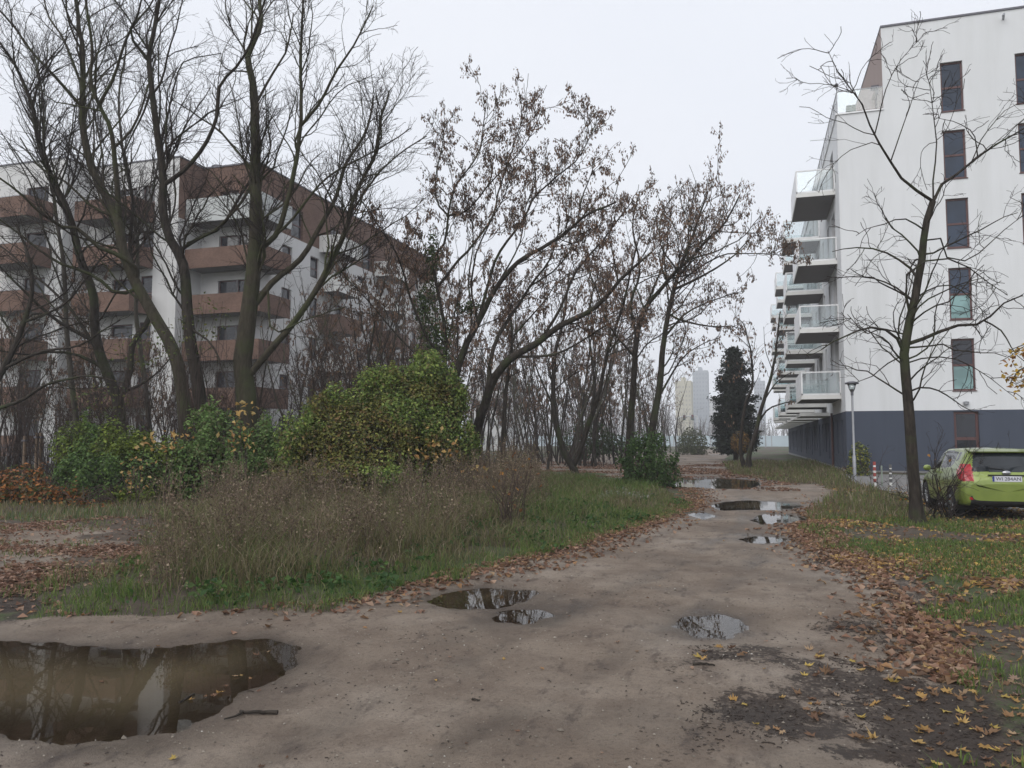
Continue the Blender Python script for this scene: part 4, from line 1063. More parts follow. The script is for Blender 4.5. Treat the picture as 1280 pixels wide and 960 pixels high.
def bush(name, label, blobs, seed, dens=170, size=(.07, .12), cols=GREENS, cat='bush', patch=None, stems=60, parent=None, weights=None, leafname='foliage', twigmat=None, lumps=0):
    r = np.random.default_rng(seed); t = parent or thing(name, label, cat); base_blobs = blobs; extra = []
    for (c, s_) in blobs:
        for _ in range(lumps):
            u = r.normal(0, 1, 3); u[2] = abs(u[2])*.9; u /= np.linalg.norm(u); q = r.uniform(.20, .42)
            extra.append((tuple(np.array(c)+u*np.array(s_)*r.uniform(.82, 1.22)), tuple(np.array(s_)*q*r.uniform(.7, 1.25, 3))))
    p, nn = blob_points(r, blobs, dens)
    if extra:
        pe, ne = [], []
        for e in extra: a_, b_ = blob_points(r, [e], dens*r.uniform(.45, 1.1), .35, .4); pe.append(a_); ne.append(b_)
        p = np.concatenate([p]+pe); nn = np.concatenate([nn]+ne)
        # leafy shoots sticking out
        for (c, s_) in extra:
            for _ in range(2):
                u = r.normal(0, .6, 3); u[2] = abs(u[2])+.35; u /= np.linalg.norm(u); L = r.uniform(.25, .65)*max(.4, s_[0]*1.6); m = int(L*42)
                q = r.random(m)[:, None]; pe_ = np.array(c)+u*np.array(s_)*.8+u*L*q+r.normal(0, .035, (m, 3)); p = np.concatenate([p, pe_]); nn = np.concatenate([nn, np.tile([[0, 0, 1.]], (m, 1))])
    blobs = base_blobs
    nn = nn+np.array([0, 0, .5])
    V, T, C = leaves(p, r, size, cols, .3, nn, weights=weights)
    if patch is not None:
        f = sstep(.45, .62, fbm(p[:, 0]*1.1+seed, p[:, 2]*1.3+p[:, 1]*.5, seed, 3))[:, None]; f = np.repeat(f, 4, 0)
        C = C*(1-f)+f*C*np.array(patch)
    mesh_np(leafname, V, T, LEAF, t, col=C)
    if stems:
        PB = []
        for (c, s) in blobs:
            k = max(6, int(stems/len(blobs)))
            for _ in range(k):
                u = r.normal(0, 1, 3); u[2] = abs(u[2]); u /= np.linalg.norm(u)
                e = np.array(c)+u*np.array(s)*r.uniform(.8, 1.12); b0 = np.array([c[0]+r.normal(0, s[0]*.3), c[1]+r.normal(0, s[1]*.3), 0.])
                m = (e+b0)/2+r.normal(0, .15, 3)+[0, 0, .3]; PB.append(resample(np.array([b0, m, e]), 7))
        crown_mesh('stems', [(np.array(PB), np.tile(np.linspace(.014, .005, 7), (len(PB), 1)))], twigmat or TWIG_B, t, 4)
    if parent is None:
        c = blobs[0][0]; rebase(t, (c[0], c[1], 0))
    return t
def bl(px, py, d, rx, ry=None, rz=None, ddy=0):
    """ellipsoid centred at pixel, radii in pixels"""
    k = d/FPX; c = P(px, py, d); return (tuple(c), (rx*k, (ry or rx)*k, (rz or rx)*k))

bush('bramble_mound', 'big rounded green bramble mound left of the centre trees', [bl(455, 570, 20.5, 80, 70, 80), bl(398, 590, 20, 55, 50, 70), bl(510, 550, 20.8, 56, 55, 78), bl(370, 630, 19.5, 45, 45, 42), bl(545, 545, 21, 34, 36, 58),
      bl(455, 625, 19.5, 80, 50, 42), bl(498, 490, 21, 36, 36, 34), bl(420, 530, 20.6, 40, 36, 36), bl(562, 505, 21.4, 22, 24, 38), bl(578, 560, 21, 16, 20, 30), bl(535, 465, 21.8, 22, 22, 26)], 51, 380, (.05, .11), patch=(.95, .70, .75), stems=110, lumps=11)
bush('green_shrub', 'leafy green shrub under the forked tree at left', [bl(140, 590, 20.5, 52, 50, 60), bl(175, 600, 20, 52, 45, 48), bl(110, 610, 20, 40, 40, 50), bl(100, 560, 21, 34, 30, 34), bl(150, 635, 19, 50, 30, 22), bl(205, 590, 20.5, 42, 40, 42)],
     52, 260, (.05, .11), cols=[(.11, .19, .055), (.080, .14, .043), (.15, .235, .065), (.06, .09, .035)], patch=(1.25, 1.0, .6), stems=80, lumps=6)
bush('green_shrub', 'pointed light green shrub between the left shrub and the bramble mound', [bl(272, 560, 20.3, 34, 35, 46), bl(250, 595, 20, 45, 40, 42), bl(300, 590, 20.3, 38, 35, 40), bl(262, 525, 20.5, 18, 18, 22), bl(325, 575, 21, 25, 25, 50)],
     53, 250, (.05, .12), cols=[(.15, .25, .075), (.11, .18, .055), (.18, .26, .09), (.12, .13, .055)], stems=50, lumps=6)
bush('green_shrub', 'dense dark green bush at the edge of the track', [bl(812, 580, 26, 30, 28, 38), bl(800, 592, 26, 24, 24, 26), bl(832, 596, 26, 20, 20, 24)], 54, 200, (.06, .13),
     cols=[(.060, .11, .034), (.045, .080, .026), (.08, .135, .04)], stems=40, lumps=7)
bush('orange_shrub', 'low shrub with orange-brown leaves at the left edge', [bl(25, 612, 19, 38, 30, 30), bl(62, 630, 18.6, 44, 28, 22), bl(-20, 622, 19, 42, 30, 30), bl(110, 640, 18, 50, 26, 16)], 55, 150, (.07, .13),
     cols=[(.36, .15, .045), (.26, .11, .045), (.13, .08, .04), (.09, .11, .04)], stems=80, lumps=4)
bush('variegated_shrub', 'yellow-green leafy shrub against the slate wall', [bl(1074, 572, 32.5, 13, 12, 20), bl(1072, 590, 32.5, 15, 12, 16)], 56, 190, (.08, .13),
     cols=[(.30, .30, .06), (.14, .17, .04), (.06, .085, .03)], stems=24)
bush('yellow_bush', 'small yellow and brown leaved bush at the foot of the fir', [bl(925, 553, 58, 12, 12, 14)], 57, 120, (.14, .22), cols=[(.28, .17, .04), (.2, .11, .04), (.1, .08, .04)], stems=18)
bush('green_shrub', 'dim green shrub under the thicket behind the V-forked tree', [bl(735, 550, 52, 32, 30, 24), bl(765, 556, 54, 20, 20, 15)], 58, 60, (.12, .2), cols=[(.05, .085, .03), (.035, .055, .025)], stems=30)
bush('green_shrub', 'pale olive willow shrub below the street gantry', [bl(866, 560, 90, 20, 20, 25)], 59, 40, (.2, .32), cols=[(.10, .12, .06), (.08, .09, .05)], stems=30)
bush('dark_undergrowth_bush', 'dark leafless bush between the lawn and the forked tree', [bl(90, 540, 27, 40, 35, 40), bl(20, 480, 29, 50, 40, 60), bl(250, 520, 28, 50, 30, 36), bl(340, 560, 28, 30, 25, 34)], 60, 26, (.05, .09),
     cols=[(.05, .06, .03), (.06, .045, .035)], stems=420, twigmat=TWIG_B, cat='bush')
# ivy on the middle tree
iv = [bl(541, 325, 24.2, 12, 12, 42), bl(532, 385, 24, 18, 16, 34), bl(546, 420, 24, 24, 20, 34), bl(540, 460, 23.8, 32, 24, 32), bl(588, 385, 24, 22, 14, 12)]
r_ = np.random.default_rng(61); p_, n_ = blob_points(r_, iv, 150, .35, .4)
V, T, C = leaves(p_, r_, (.06, .10), [(.045, .075, .022), (.07, .10, .03), (.03, .05, .02)], .3, n_)
o = mesh_np('ivy', V-np.array(mid.location), T, LEAF, mid, col=C)
# mossy / leafy shoots on the left trees: pale green sprays
def spray(name, label, blobs, seed, cols, dens=40, size=(.06, .1)): return bush(name, label, blobs, seed, dens, size, cols, 'shrub', stems=70)
spray('elder_shrub', 'sparse pale green elder leaves low among the left trunks', [bl(215, 425, 21.8, 60, 40, 28), bl(255, 400, 21.8, 34, 30, 32), bl(130, 500, 22, 44, 30, 26), bl(170, 440, 22, 36, 26, 22)], 62, [(.10, .13, .04), (.07, .10, .03), (.13, .13, .04)], 14, (.07, .11))
# yellow leaved saplings
def sapling(label, pxs, d, seed, n=70, col=((.42, .27, .09), (.36, .20, .07), (.44, .32, .13)), size=(.09, .16)):
    r = np.random.default_rng(seed); t = thing('yellow_sapling', label, 'sapling')
    tops = [P(a, b, d) for a, b in pxs]; base = tops[0].copy(); base[2] = 0; L = []; pts = []
    for q in tops:
        b0 = base+np.array([*r.normal(0, .08, 2), -.05]); L.append(resample(np.array([b0, (b0+q)/2+r.normal(0, .08, 3), q]), 8))
        pts.append(q+r.normal(0, 1, (int(n*.7)//len(tops), 3))*[.20, .20, .13])
    crown_mesh('stem', [(np.array(L), np.tile(np.linspace(.012, .004, 8), (len(L), 1)))], TWIG_B, t, 5)
    V, T, C = leaves(np.concatenate(pts), r, size, col, .2, None); mesh_np('leaves', V, T, LEAF, t, col=C); rebase(t, tuple(base))
sapling('sapling with bright yellow drooping leaves above the pointed shrub', [(310, 508), (300, 512), (303, 530), (306, 555), (300, 545)], 18.9, 71, 90)
sapling('yellow leaved sapling in the left shrub', [(170, 580), (172, 592), (168, 603), (180, 558)], 18.3, 72, 70)
sapling('yellow leaved shoots at the foot of the thick trunk', [(210, 552), (218, 548), (225, 551), (205, 556)], 18.6, 73, 50)
sapling('yellow leaved sapling between the mound and the centre trunks', [(525, 572), (545, 550), (535, 565), (556, 560), (548, 575)], 18.2, 74, 60)
sapling('yellow leaved weed behind the dark seed stalks', [(607, 595), (600, 588), (640, 585)], 17.6, 75, 26)
# yellow leaves on the maple branch
al = np.concatenate([mbr[3][0][:, 2:].reshape(-1, 3), mbr[2][0][:, 4:].reshape(-1, 3), mbr[0][1:3, 12:].reshape(-1, 3)])
r_ = np.random.default_rng(76); pr_ = (al-_C)@np.stack([_R, _U, _F], 1); sx = 640+FPX*pr_[:, 0]/pr_[:, 2]; sy = 480-FPX*pr_[:, 1]/pr_[:, 2]
k = np.where((al[:, 2] < 4.2))[0]; k = r_.choice(k, min(420, len(k)), replace=False)
tipc = np.array([P(1268, 465, 13.6), P(1276, 445, 13.7), P(1272, 482, 13.5), P(1279, 436, 14)])
ex = tipc[r_.integers(0, 4, 60)]+r_.normal(0, .10, (60, 3))
V, T, C = leaves(np.concatenate([al[k], ex])-np.array([0, 0, .05]), r_, (.07, .12), [(.45, .29, .05), (.38, .22, .04), (.30, .14, .04)], .2)
mesh_np('leaves', V-np.array(mt.location), T, LEAF, mt, col=C)
# bare brush at the foot of the right tree
def brush(name, label, roots, seed, n, h, d, spread=.9, leaf=0, mat=TWIG, rad=.008, cat='bare shrub'):
    r = np.random.default_rng(seed); t = thing(name, label, cat); L = []
    for k in range(n):
        a = gp(*roots[k % len(roots)]) if d is None else P(*roots[k % len(roots)], d); a = a.copy(); a[:2] += r.normal(0, .12, 2); a[2] = float(G(a[0], a[1]))-.03
        dr = np.array([*r.normal(0, spread, 2), 1.]); dr /= np.linalg.norm(dr); q = [a]; H = h*r.uniform(.6, 1.1)
        for i in range(9): dr = dr+r.normal(0, .13, 3); dr /= np.linalg.norm(dr); q.append(q[-1]+dr*H/9)
        L.append(np.array(q))
    L = np.array(L); RR = np.tile(np.linspace(rad, rad*.4, 10), (n, 1))
    a1 = spawn(L, RR, r, 4, .4, 6, (25, 60), .05, .15, .15, .6, rad*.35, .2, .9); a2 = spawn(*a1, r, 4, .5, 4, (25, 60), 0, .2, .1, .7, rad*.25, .1, .4)
    crown_mesh('stems', [(L, RR)], mat, t, 5); crown_mesh('twigs', [a1, a2], mat, t, 3)
    if leaf:
        al = np.concatenate([a1[0][:, 2:].reshape(-1, 3), a2[0][:, 1:].reshape(-1, 3)]); k = r.choice(len(al), min(len(al), leaf), replace=False)
        V, T, C = leaves(al[k], r, (.06, .11), [(.34, .17, .05), (.22, .10, .04), (.12, .07, .04)], .2); mesh_np('leaves', V, T, DRY, t, col=C)
    b = L[0][0]; rebase(t, (b[0], b[1], b[2]))
brush('bare_shrub', 'tangled leafless shrub between the right tree and the green car', [(1168, 650), (1160, 648), (1180, 650)], 81, 12, 1.9, None, .8, 14, rad=.011)
brush('bare_shrub', 'wispy leafless shrub in front of the slate corner', [(1085, 612), (1060, 606), (1105, 615)], 82, 12, 1.5, None, .9, 6, rad=.008)
brush('bare_shrub', 'dark clump of bare stalks at the front of the meadow', [(638, 668), (644, 670), (633, 672)], 83, 26, 1.35, None, .22, 30, rad=.007, mat=TWIG_B)
brush('bare_shrub', 'brown brushwood under the thicket behind the mound', [(400, 585), (440, 585), (360, 590), (480, 585)], 84, 40, 2.6, None, .5, 30, rad=.012, mat=TWIG_B)
brush('bare_shrub', 'brown brushwood between the centre trunks and the parking ground', [(640, 585), (660, 582), (615, 585), (680, 580)], 85, 34, 2.4, None, .5, 40, rad=.012, mat=TWIG_B)

brush('bare_shrub', 'dark brushwood thicket at the feet of the left clump', [(60+i*22, 575) for i in range(14)], 86, 120, 4.2, 26, .30, 0, rad=.016, mat=TWIG_B)
brush('bare_shrub', 'tall brown brushwood rising behind the mound', [(350+i*22, 575) for i in range(9)], 87, 90, 5.2, 28, .26, 60, rad=.016, mat=TWIG_B)
brush('bare_shrub', 'brown brushwood behind the leaning seed-hung trees', [(600+i*22, 570) for i in range(11)], 88, 40, 4.0, 48, .26, 60, rad=.018, mat=TWIG_B)
brush('bare_shrub', 'long bare shoots spreading left of the green car', [(1185, 648), (1192, 650)], 89, 9, 2.3, None, 1.0, 8, rad=.012)
# ------------------------------------------------------------------ ground cover
def sector(n, r, d0, d1, a0=-52, a1=40, pw=1.0):
    """points spread over the ground in front of the place; density falls with distance"""
    u = r.random(n); d = (d0**pw+(d1**pw-d0**pw)*u)**(1/pw); a = np.radians(r.uniform(a0, a1, n)-16.9+0)
    return d*np.sin(a), d*np.cos(a)
def blades(x, y, z, h, w, lean, col, r, seg=2):
    n = len(x); a = r.uniform(0, 2*np.pi, n); sx, sy = np.cos(a)*w, np.sin(a)*w
    la = r.uniform(0, 2*np.pi, n); lx, ly = np.cos(la)*lean*h, np.sin(la)*lean*h
    b = np.stack([x, y, z-.01], 1); s = np.stack([sx, sy, 0*x], 1)
    m = b+np.stack([lx*.3, ly*.3, h*.6], 1); t = b+np.stack([lx, ly, h*.95], 1)
    V = np.stack([b-s, b+s, m+s*.75, m-s*.75, t], 1).reshape(-1, 3); i = np.arange(n)[:, None]*5
    c = np.repeat(col, 5, 0).reshape(n, 5, 3)
    return V, (i+np.array([[0, 1, 2, 3]])), (i+np.array([[3, 2, 4]])), c.reshape(-1, 3)
def cols(r, n, pal, j=.25, f=None):
    pal = np.array(pal); return pal[r.integers(0, len(pal), n)]*r.uniform(1-j, 1+j, (n, 1))
GRN = [(.10, .155, .04), (.13, .19, .05), (.07, .115, .03), (.16, .19, .065)]
STR = [(.22, .18, .11), (.16, .125, .08), (.30, .25, .17), (.11, .085, .06)]
OLV = [(.15, .145, .065), (.115, .115, .05), (.18, .165, .08)]
GRASS = vcol('grass_blade', .7, .35)
MEAD = gpoly([(160, 700), (215, 655), (300, 620), (420, 600), (560, 600), (700, 598), (790, 610), (870, 632), (760, 672), (700, 692), (640, 708), (560, 724), (480, 746), (400, 760), (300, 765), (120, 768), (30, 765), (60, 742), (150, 728)])
WEED = gpoly([(200, 690), (225, 655), (300, 628), (400, 612), (540, 600), (660, 605), (670, 650), (620, 680), (500, 715), (390, 742), (260, 752), (170, 750), (180, 720)])
DARKW = gpoly([(540, 620), (640, 600), (668, 625), (650, 655), (560, 650)])
LP1 = gp(1130, 688); LP2 = gp(1262, 700)
def grass():
    r = np.random.default_rng(90); Vs, Q, T, C = [], [], [], []; n = 0
    def put(x, y, h, w, lean, col, sink=0):
        nonlocal n
        z = G(x, y)-sink; V, q, t, c = blades(x, y, z, h, w, lean, col, r); Vs.append(V); Q.append(q+n); T.append(t+n); C.append(c); n += len(V)
    # left meadow
    x, y = sector(420000, r, 5.5, 42, -42, 22, 1.15); m = masks(x, y); me = sdist(x, y, MEAD)+(fbm(x, y, 5)-.5)*1.2; dd = np.hypot(x, y)
    tuft = fbm(x*2.4, y*2.4, 6, 3)
    ok = (me > -.1) & (m['road'] < .12) & (m['bare'] < .2) & (m['lot'] < .05) & (r.random(len(x)) < .10+1.2*sstep(.40, .64, tuft)+.35*sstep(1.2, .3, -m['road']))
    x, y, me, dd, tuft = x[ok], y[ok], me[ok], dd[ok], tuft[ok]
    wd = sdist(x, y, WEED); far = sstep(0, 1.6, np.minimum(me, 9)); rd = -sdist(x, y, ROAD)
    inn = sstep(.1, 1.3, rd)
    h = (.05+.09*r.random(len(x)))+inn*r.uniform(.02, .34, len(x))**1.3+(wd > .2)*r.uniform(0, .26, len(x))
    h *= .6+.8*tuft
    g = fbm(x*.5, y*.5, 7, 3); pg = np.clip(.95-.58*inn-.35*(wd > 0)+(g-.5)*2.2+.4*sstep(-3, 0, x), .06, 1)
    isg = r.random(len(x)) < pg; k = len(x)
    col = np.where(isg[:, None], cols(r, k, GRN), np.where((r.random(k) < .45)[:, None], cols(r, k, STR), cols(r, k, OLV)))
    put(x, y, h*(1-.35*sstep(-3, 1, x)), .0014+.00026*dd, r.uniform(.15, 1.1, k), col)
    # right verge and the strip in front of the slate building
    x, y = sector(300000, r, 3, 60, 14, 52, .9); m = masks(x, y); dd = np.hypot(x, y)
    md = np.full(x.shape, -9.)
    for q in MUD: md = np.maximum(md, sdist(x, y, q))
    t = fbm(x*1.1, y*1.1, 8, 3); t2 = fbm(x*4, y*4, 9, 3)
    gp_ = sstep(.47, .58, t)*(y < 22)+(y >= 17)*(.5+.5*sstep(.35, .6, t))
    gp_ = gp_+1.2*sstep(1.2, .2, np.hypot((x-LP1[0])/1.5, (y-LP1[1])/1.3))+1.2*sstep(1.2, .2, np.hypot((x-LP2[0])/1.4, (y-LP2[1])/1.6))
    ok = (m['road'] < -.05) & (m['pave'] < .1) & (m['lot'] < 0) & (md < .05) & (x < 4.1+60*(y < 36)) & (r.random(len(x)) < gp_*(.35+1.1*t2)+.03)
    car = (np.abs(x-4.88) < 1.2) & (y > 17.2) & (y < 23); ok &= ~car
    x, y, dd, t = x[ok], y[ok], dd[ok], t[ok]; k = len(x)
    lush = sstep(1.2, .2, np.hypot((x-LP1[0])/1.5, (y-LP1[1])/1.3))+sstep(1.2, .2, np.hypot((x-LP2[0])/1.4, (y-LP2[1])/1.6)); isg = r.random(k) < .25+.8*sstep(.42, .58, t)*(y < 17.5)+lush; edge = sstep(14, 20, y)*(r.random(k) < .25)
    h = r.uniform(.04, .11, k)+edge*r.uniform(0, .24, k)
    col = np.where(isg[:, None], cols(r, k, GRN), np.where((r.random(k) < .5)[:, None], cols(r, k, STR), cols(r, k, OLV)))
    put(x, y, h, .002+.0004*dd, r.uniform(.1, .8, k), col)
    # lawn at the left, thin cover under the bushes
    x, y = sector(90000, r, 14, 55, -60, -12, 1.3); m = masks(x, y); dd = np.hypot(x, y)
    ok = (m['bare'] < .1) & (m['road'] < 0) & (m['lot'] < 0) & (sdist(x, y, MEAD) < 0); x, y, dd = x[ok], y[ok], dd[ok]; k = len(x)
    lawn = sdist(x, y, LAWN) > -1
    put(x, y, r.uniform(.04, .10, k)+(~lawn)*r.uniform(0, .12, k), .003+.0003*dd, r.uniform(.1, .6, k), np.where((lawn | (r.random(k) < .15))[:, None], cols(r, k, GRN), cols(r, k, OLV+STR)))
    # sparse weeds on the bare leafy ground
    x, y = sector(26000, r, 6, 20, -48, -8, 1.1); m = masks(x, y); ok = (m['bare'] > 0) & (m['road'] < 0) & (fbm(x*1.4, y*1.4, 15) > .56); x, y = x[ok], y[ok]; k = len(x)
    put(x, y, r.uniform(.03, .12, k), np.full(k, .006), r.uniform(.2, .9, k), cols(r, k, GRN+OLV))
    o = mesh_np('grass', np.concatenate(Vs), [np.concatenate(Q), np.concatenate(T)], GRASS, col=np.concatenate(C))
    tag(o, 'green and straw coloured grass of meadow and verge', 'grass', kind='stuff'); print('grass', n//5)
grass()

def weeds():
    """tall dry stalks with fine side shoots"""
    r = np.random.default_rng(91); x, y = sector(30000, r, 6, 34, -42, 12, 1.2)
    wd = sdist(x, y, WEED)+(fbm(x*1.1, y*1.1, 16)-.5)*1.6; cl = fbm(x*1.7, y*1.7, 17, 3); road = sdist(x, y, ROAD)
    ok = (wd > 0) & (road < -.3) & (r.random(len(x)) < sstep(.46, .62, cl)*.50+.006); x, y, wd, cl, road = x[ok], y[ok], wd[ok], cl[ok], road[ok]; n = len(x)
    dk = sdist(x, y, DARKW) > 0
    h = r.uniform(.20, .68, n)*(.55+1.15*sstep(.42, .7, cl))+dk*r.uniform(.1, .45, n); h *= .40+.60*sstep(.3, 2.2, -road)
    S = np.zeros((n, 5, 3)); z = G(x, y); S[:, 0] = np.stack([x, y, z-.02], 1); d = np.stack([r.normal(0, .18, n), r.normal(0, .18, n), np.ones(n)], 1)
    for k in range(1, 5): d = d+r.normal(0, .07, (n, 3))+[0, 0, -.02]; d /= np.linalg.norm(d, axis=1, keepdims=True); S[:, k] = S[:, k-1]+d*(h/4)[:, None]
    dist = np.hypot(x, y); RR = (.0022+.00012*dist)[:, None]*np.linspace(1, .5, 5)[None]
    a1 = spawn(S, RR, r, 17, .40, 4, (20, 50), .12, .14, .25, .7, .0019, .08, .35, n_cap=60000)
    a2 = spawn(*a1, r, 13, .4, 3, (20, 60), .05, .2, .2, .8, .0015, .04, .12, n_cap=90000)
    Vs, Qs, Cs = [], [], []; m = 0
    pal = np.array([(.12, .086, .066), (.16, .12, .088), (.26, .205, .145), (.080, .058, .048), (.14, .115, .08)])
    for PP, R_ in ((S, RR), a1, a2):
        V, q = tubes(PP, R_, 3); c = pal[r.integers(0, 5, len(PP))]*r.uniform(.7, 1.25, (len(PP), 1)); Cs.append(np.repeat(c, PP.shape[1]*3, 0)); Vs.append(V); Qs.append(q+m); m += len(V)
    tips = np.concatenate([a2[0][:, -1], a1[0][:, -1], a1[0][:, 2]]); k = r.choice(len(tips), min(70000, len(tips)), replace=False)
    V, T, C = leaves(tips[k], r, (.018, .042), [(.17, .125, .092), (.12, .088, .068), (.26, .21, .15), (.12, .12, .055)], .3)
    Vs.append(V); T = T+m; Cs.append(C)
    o = mesh_np('dry_weeds', np.concatenate(Vs), [np.concatenate(Qs), T], vcol('dry_weed', .9, .1, .15), col=np.concatenate(Cs))
    tag(o, 'tangle of tall brown dry weeds across the meadow', 'weeds', kind='stuff'); print('weeds', n)
weeds()

def herbs():
    """low broad leaved green plants along the edge of the meadow"""
    r = np.random.default_rng(92); x, y = sector(9000, r, 6, 30, -42, 16, 1.1); road = sdist(x, y, ROAD); me = sdist(x, y, MEAD)
    ok = (road < -.1) & (road > -2.6) & (me > 0) & (r.random(len(x)) < sstep(.48, .62, fbm(x*1.2, y*1.2, 18))*.5); x, y = x[ok], y[ok]
    pts = []
    for a, b in zip(x, y):
        k = r.integers(6, 16); pts.append(np.stack([a+r.normal(0, .08, k), b+r.normal(0, .08, k), G(np.full(k, a), np.full(k, b))+r.uniform(.02, .16, k)], 1))
    V, T, C = leaves(np.concatenate(pts), r, (.04, .10), [(.045, .10, .025), (.035, .075, .022), (.07, .12, .03)], .25)
    o = mesh_np('meadow_herbs', V, T, LEAF, col=C); tag(o, 'low broad-leaved green herbs at the foot of the meadow', 'herbs', kind='stuff')
herbs()

def maple_leaf(n_pts, r, size, pal, flat=.25):
    """lobed fallen leaves lying on the ground"""
    x, y, z = n_pts; n = len(x)
    a = np.radians([270, 300, 335, 5, 28, 55, 72, 90, 108, 125, 152, 175, 205, 240]); rad = np.array([.25, .42, .38, .80, .42, .80, .50, 1.0, .50, .80, .42, .80, .38, .42])
    K = len(a); lob = rad[None]*r.uniform(.82, 1.12, (n, K)); S = r.uniform(*size, n)[:, None]
    px = np.cos(a)*lob*S*.6; py = np.sin(a)*lob*S*.6; cz = (rad[None]**2)*S*r.uniform(-.05, .45, (n, 1))+r.normal(0, .06, (n, K))*S
    P3 = np.stack([px, py, cz], 2); P3 = np.concatenate([P3, np.zeros((n, 1, 3))], 1)
    rz = r.uniform(0, 6.28, n); tl = r.normal(0, flat, n); c, s = np.cos(tl)[:, None], np.sin(tl)[:, None]
    P3 = np.stack([P3[..., 0], P3[..., 1]*c-P3[..., 2]*s, P3[..., 1]*s+P3[..., 2]*c], 2)
    c, s = np.cos(rz)[:, None], np.sin(rz)[:, None]; P3 = np.stack([P3[..., 0]*c-P3[..., 1]*s, P3[..., 0]*s+P3[..., 1]*c, P3[..., 2]], 2)
    lift = -P3[..., 2].min(1)*.7+.004; P3 += np.stack([x, y, z+lift], 1)[:, None, :]
    i = np.arange(n)[:, None, None]*(K+1); j = np.arange(K)[None, :, None]
    T = np.concatenate([i+j, i+(j+1) % K, i+K+0*j], 2).reshape(-1, 3)
    pal = np.array(pal); col = pal[r.integers(0, len(pal), n)]*r.uniform(.75, 1.2, (n, 1))
    return P3.reshape(-1, 3), T, np.repeat(col, K+1, 0)
def simple_leaf(n_pts, r, size, pal):
    x, y, z = n_pts; n = len(x); nn = np.tile([[0, 0, 1.6]], (n, 1))
    return leaves(np.stack([x, y, z+.012], 1), r, size, pal, .25, nn, .35)
def fallen():
    r = np.random.default_rng(93); out = []; m = 0; Vs, Ts, Cs = [], [], []
    def put(V, T, C):
        nonlocal m
        Vs.append(V); Ts.append(T+m); Cs.append(C); m += len(V)
    YEL = [(.42, .28, .11), (.36, .22, .08), (.28, .165, .085), (.33, .23, .14), (.22, .135, .08), (.17, .10, .065), (.45, .33, .10)]
    BRN = [(.22, .125, .085), (.17, .098, .068), (.27, .165, .115), (.13, .080, .058), (.32, .22, .16)]
    # right verge, close: lobed leaves
    x, y = sector(15000, r, 3.0, 11.5, 14, 46, 1.0); m_ = masks(x, y); t = fbm(x*.9, y*.9, 51, 3)
    ok = (m_['road'] < .05+.5*(r.random(len(x)) < .10)) & (r.random(len(x)) < .05+.19*sstep(.42, .62, t)*(.4+.6*sstep(4.2, 8, y))); x, y = x[ok], y[ok]
    put(*maple_leaf((x, y, G(x, y)), r, (.035, .10), YEL+YEL+YEL+BRN[3:]))
    x, y = sector(420, r, 3.2, 7, 5, 40, 1.0); md = np.max([sdist(x, y, q) for q in MUD], axis=0); ok = (md > -.1); x, y = x[ok], y[ok]
    put(*maple_leaf((x, y, G(x, y)), r, (.035, .10), YEL))
    # right verge further off
    x, y = sector(90000, r, 9, 30, 15, 42, 1.2); m_ = masks(x, y); t = fbm(x*.7, y*.7, 52, 3)
    ok = (m_['road'] < .02) & (r.random(len(x)) < (.06+.50*sstep(.42, .64, t))*(1-.8*sstep(18.5, 21, y))*(1-.5*sstep(.44, .56, fbm(x*1.1, y*1.1, 8, 3)))) ; x, y = x[ok], y[ok]
    V, T, C = simple_leaf((x, y, G(x, y)), r, (.045, .11), YEL+YEL+BRN); put(V, T, C)
    # band of brown leaves along both edges of the track
    x, y = sector(420000, r, 6, 32, -42, 30, 1.2); rd = sdist(x, y, ROAD); w = (fbm(x*1.5, y*1.5, 53, 3)-.45)*1.0
    left = x < 1.5
    wid = np.where(left, .15+.75*sstep(-4.5, -1.0, x)+w*.5, .6+w)
    dens = np.where(rd > 0, np.exp(-rd/.22), 1.0)*(1-sstep(wid*.5, wid+.05, -rd))*np.where(left, sstep(-5, -1.5, x)*.6+.04, .09)*np.where(y > 22, .4, 1)
    ok = (r.random(len(x)) < dens) & (rd > -1.8) & (rd < .9) & (y > 5.5) & (pud_s(x, y) < -.15); x, y = x[ok], y[ok]
    V, T, C = simple_leaf((x, y, G(x, y)), r, (.045, .11), BRN+BRN+YEL[2:6]); put(V, T, C)
    # leaf litter on the bare ground at the left, far lot and around the fork tree
    x, y = sector(150000, r, 7, 24, -52, -10, 1.1); m_ = masks(x, y); t = fbm(x*.9, y*.9, 54, 4)
    ok = (m_['bare'] > -.8) & (m_['road'] < .05) & (r.random(len(x)) < .05+.6*sstep(.46, .66, t)); x, y = x[ok], y[ok]
    V, T, C = simple_leaf((x, y, G(x, y)), r, (.04, .09), BRN+[(.33, .22, .17), (.20, .12, .09)]); put(V, T, C)
    x, y = sector(60000, r, 26, 60, -16, 20, 1.0); t = fbm(x*.35, y*.35, 55, 4); ok = (r.random(len(x)) < sstep(.45, .62, t)*.6) & (x < 3.6) & (pud_s(x, y) < -.1); x, y = x[ok], y[ok]
    V, T, C = simple_leaf((x, y, G(x, y)), r, (.10, .18), BRN); put(V, T, C)
    # strays on the track and floating on the big puddle
    x, y = sector(900, r, 3.2, 18, -40, 38, 1.2); ok = (sdist(x, y, ROAD) > 0) & (pud_s(x, y) < -.1) & (r.random(len(x)) < .22); x, y = x[ok], y[ok]
    put(*maple_leaf((x, y, G(x, y)), r, (.02, .06), YEL+BRN))
    fx = np.array([gp(a, b)[:2] for a, b in ((256, 869), (266, 868), (275, 863), (282, 855), (296, 843), (302, 842), (322, 817), (335, 813), (198, 806), (313, 846), (128, 850), (238, 872))])
    put(*maple_leaf((fx[:, 0], fx[:, 1], np.full(len(fx), -.016)), r, (.03, .07), YEL, .05))
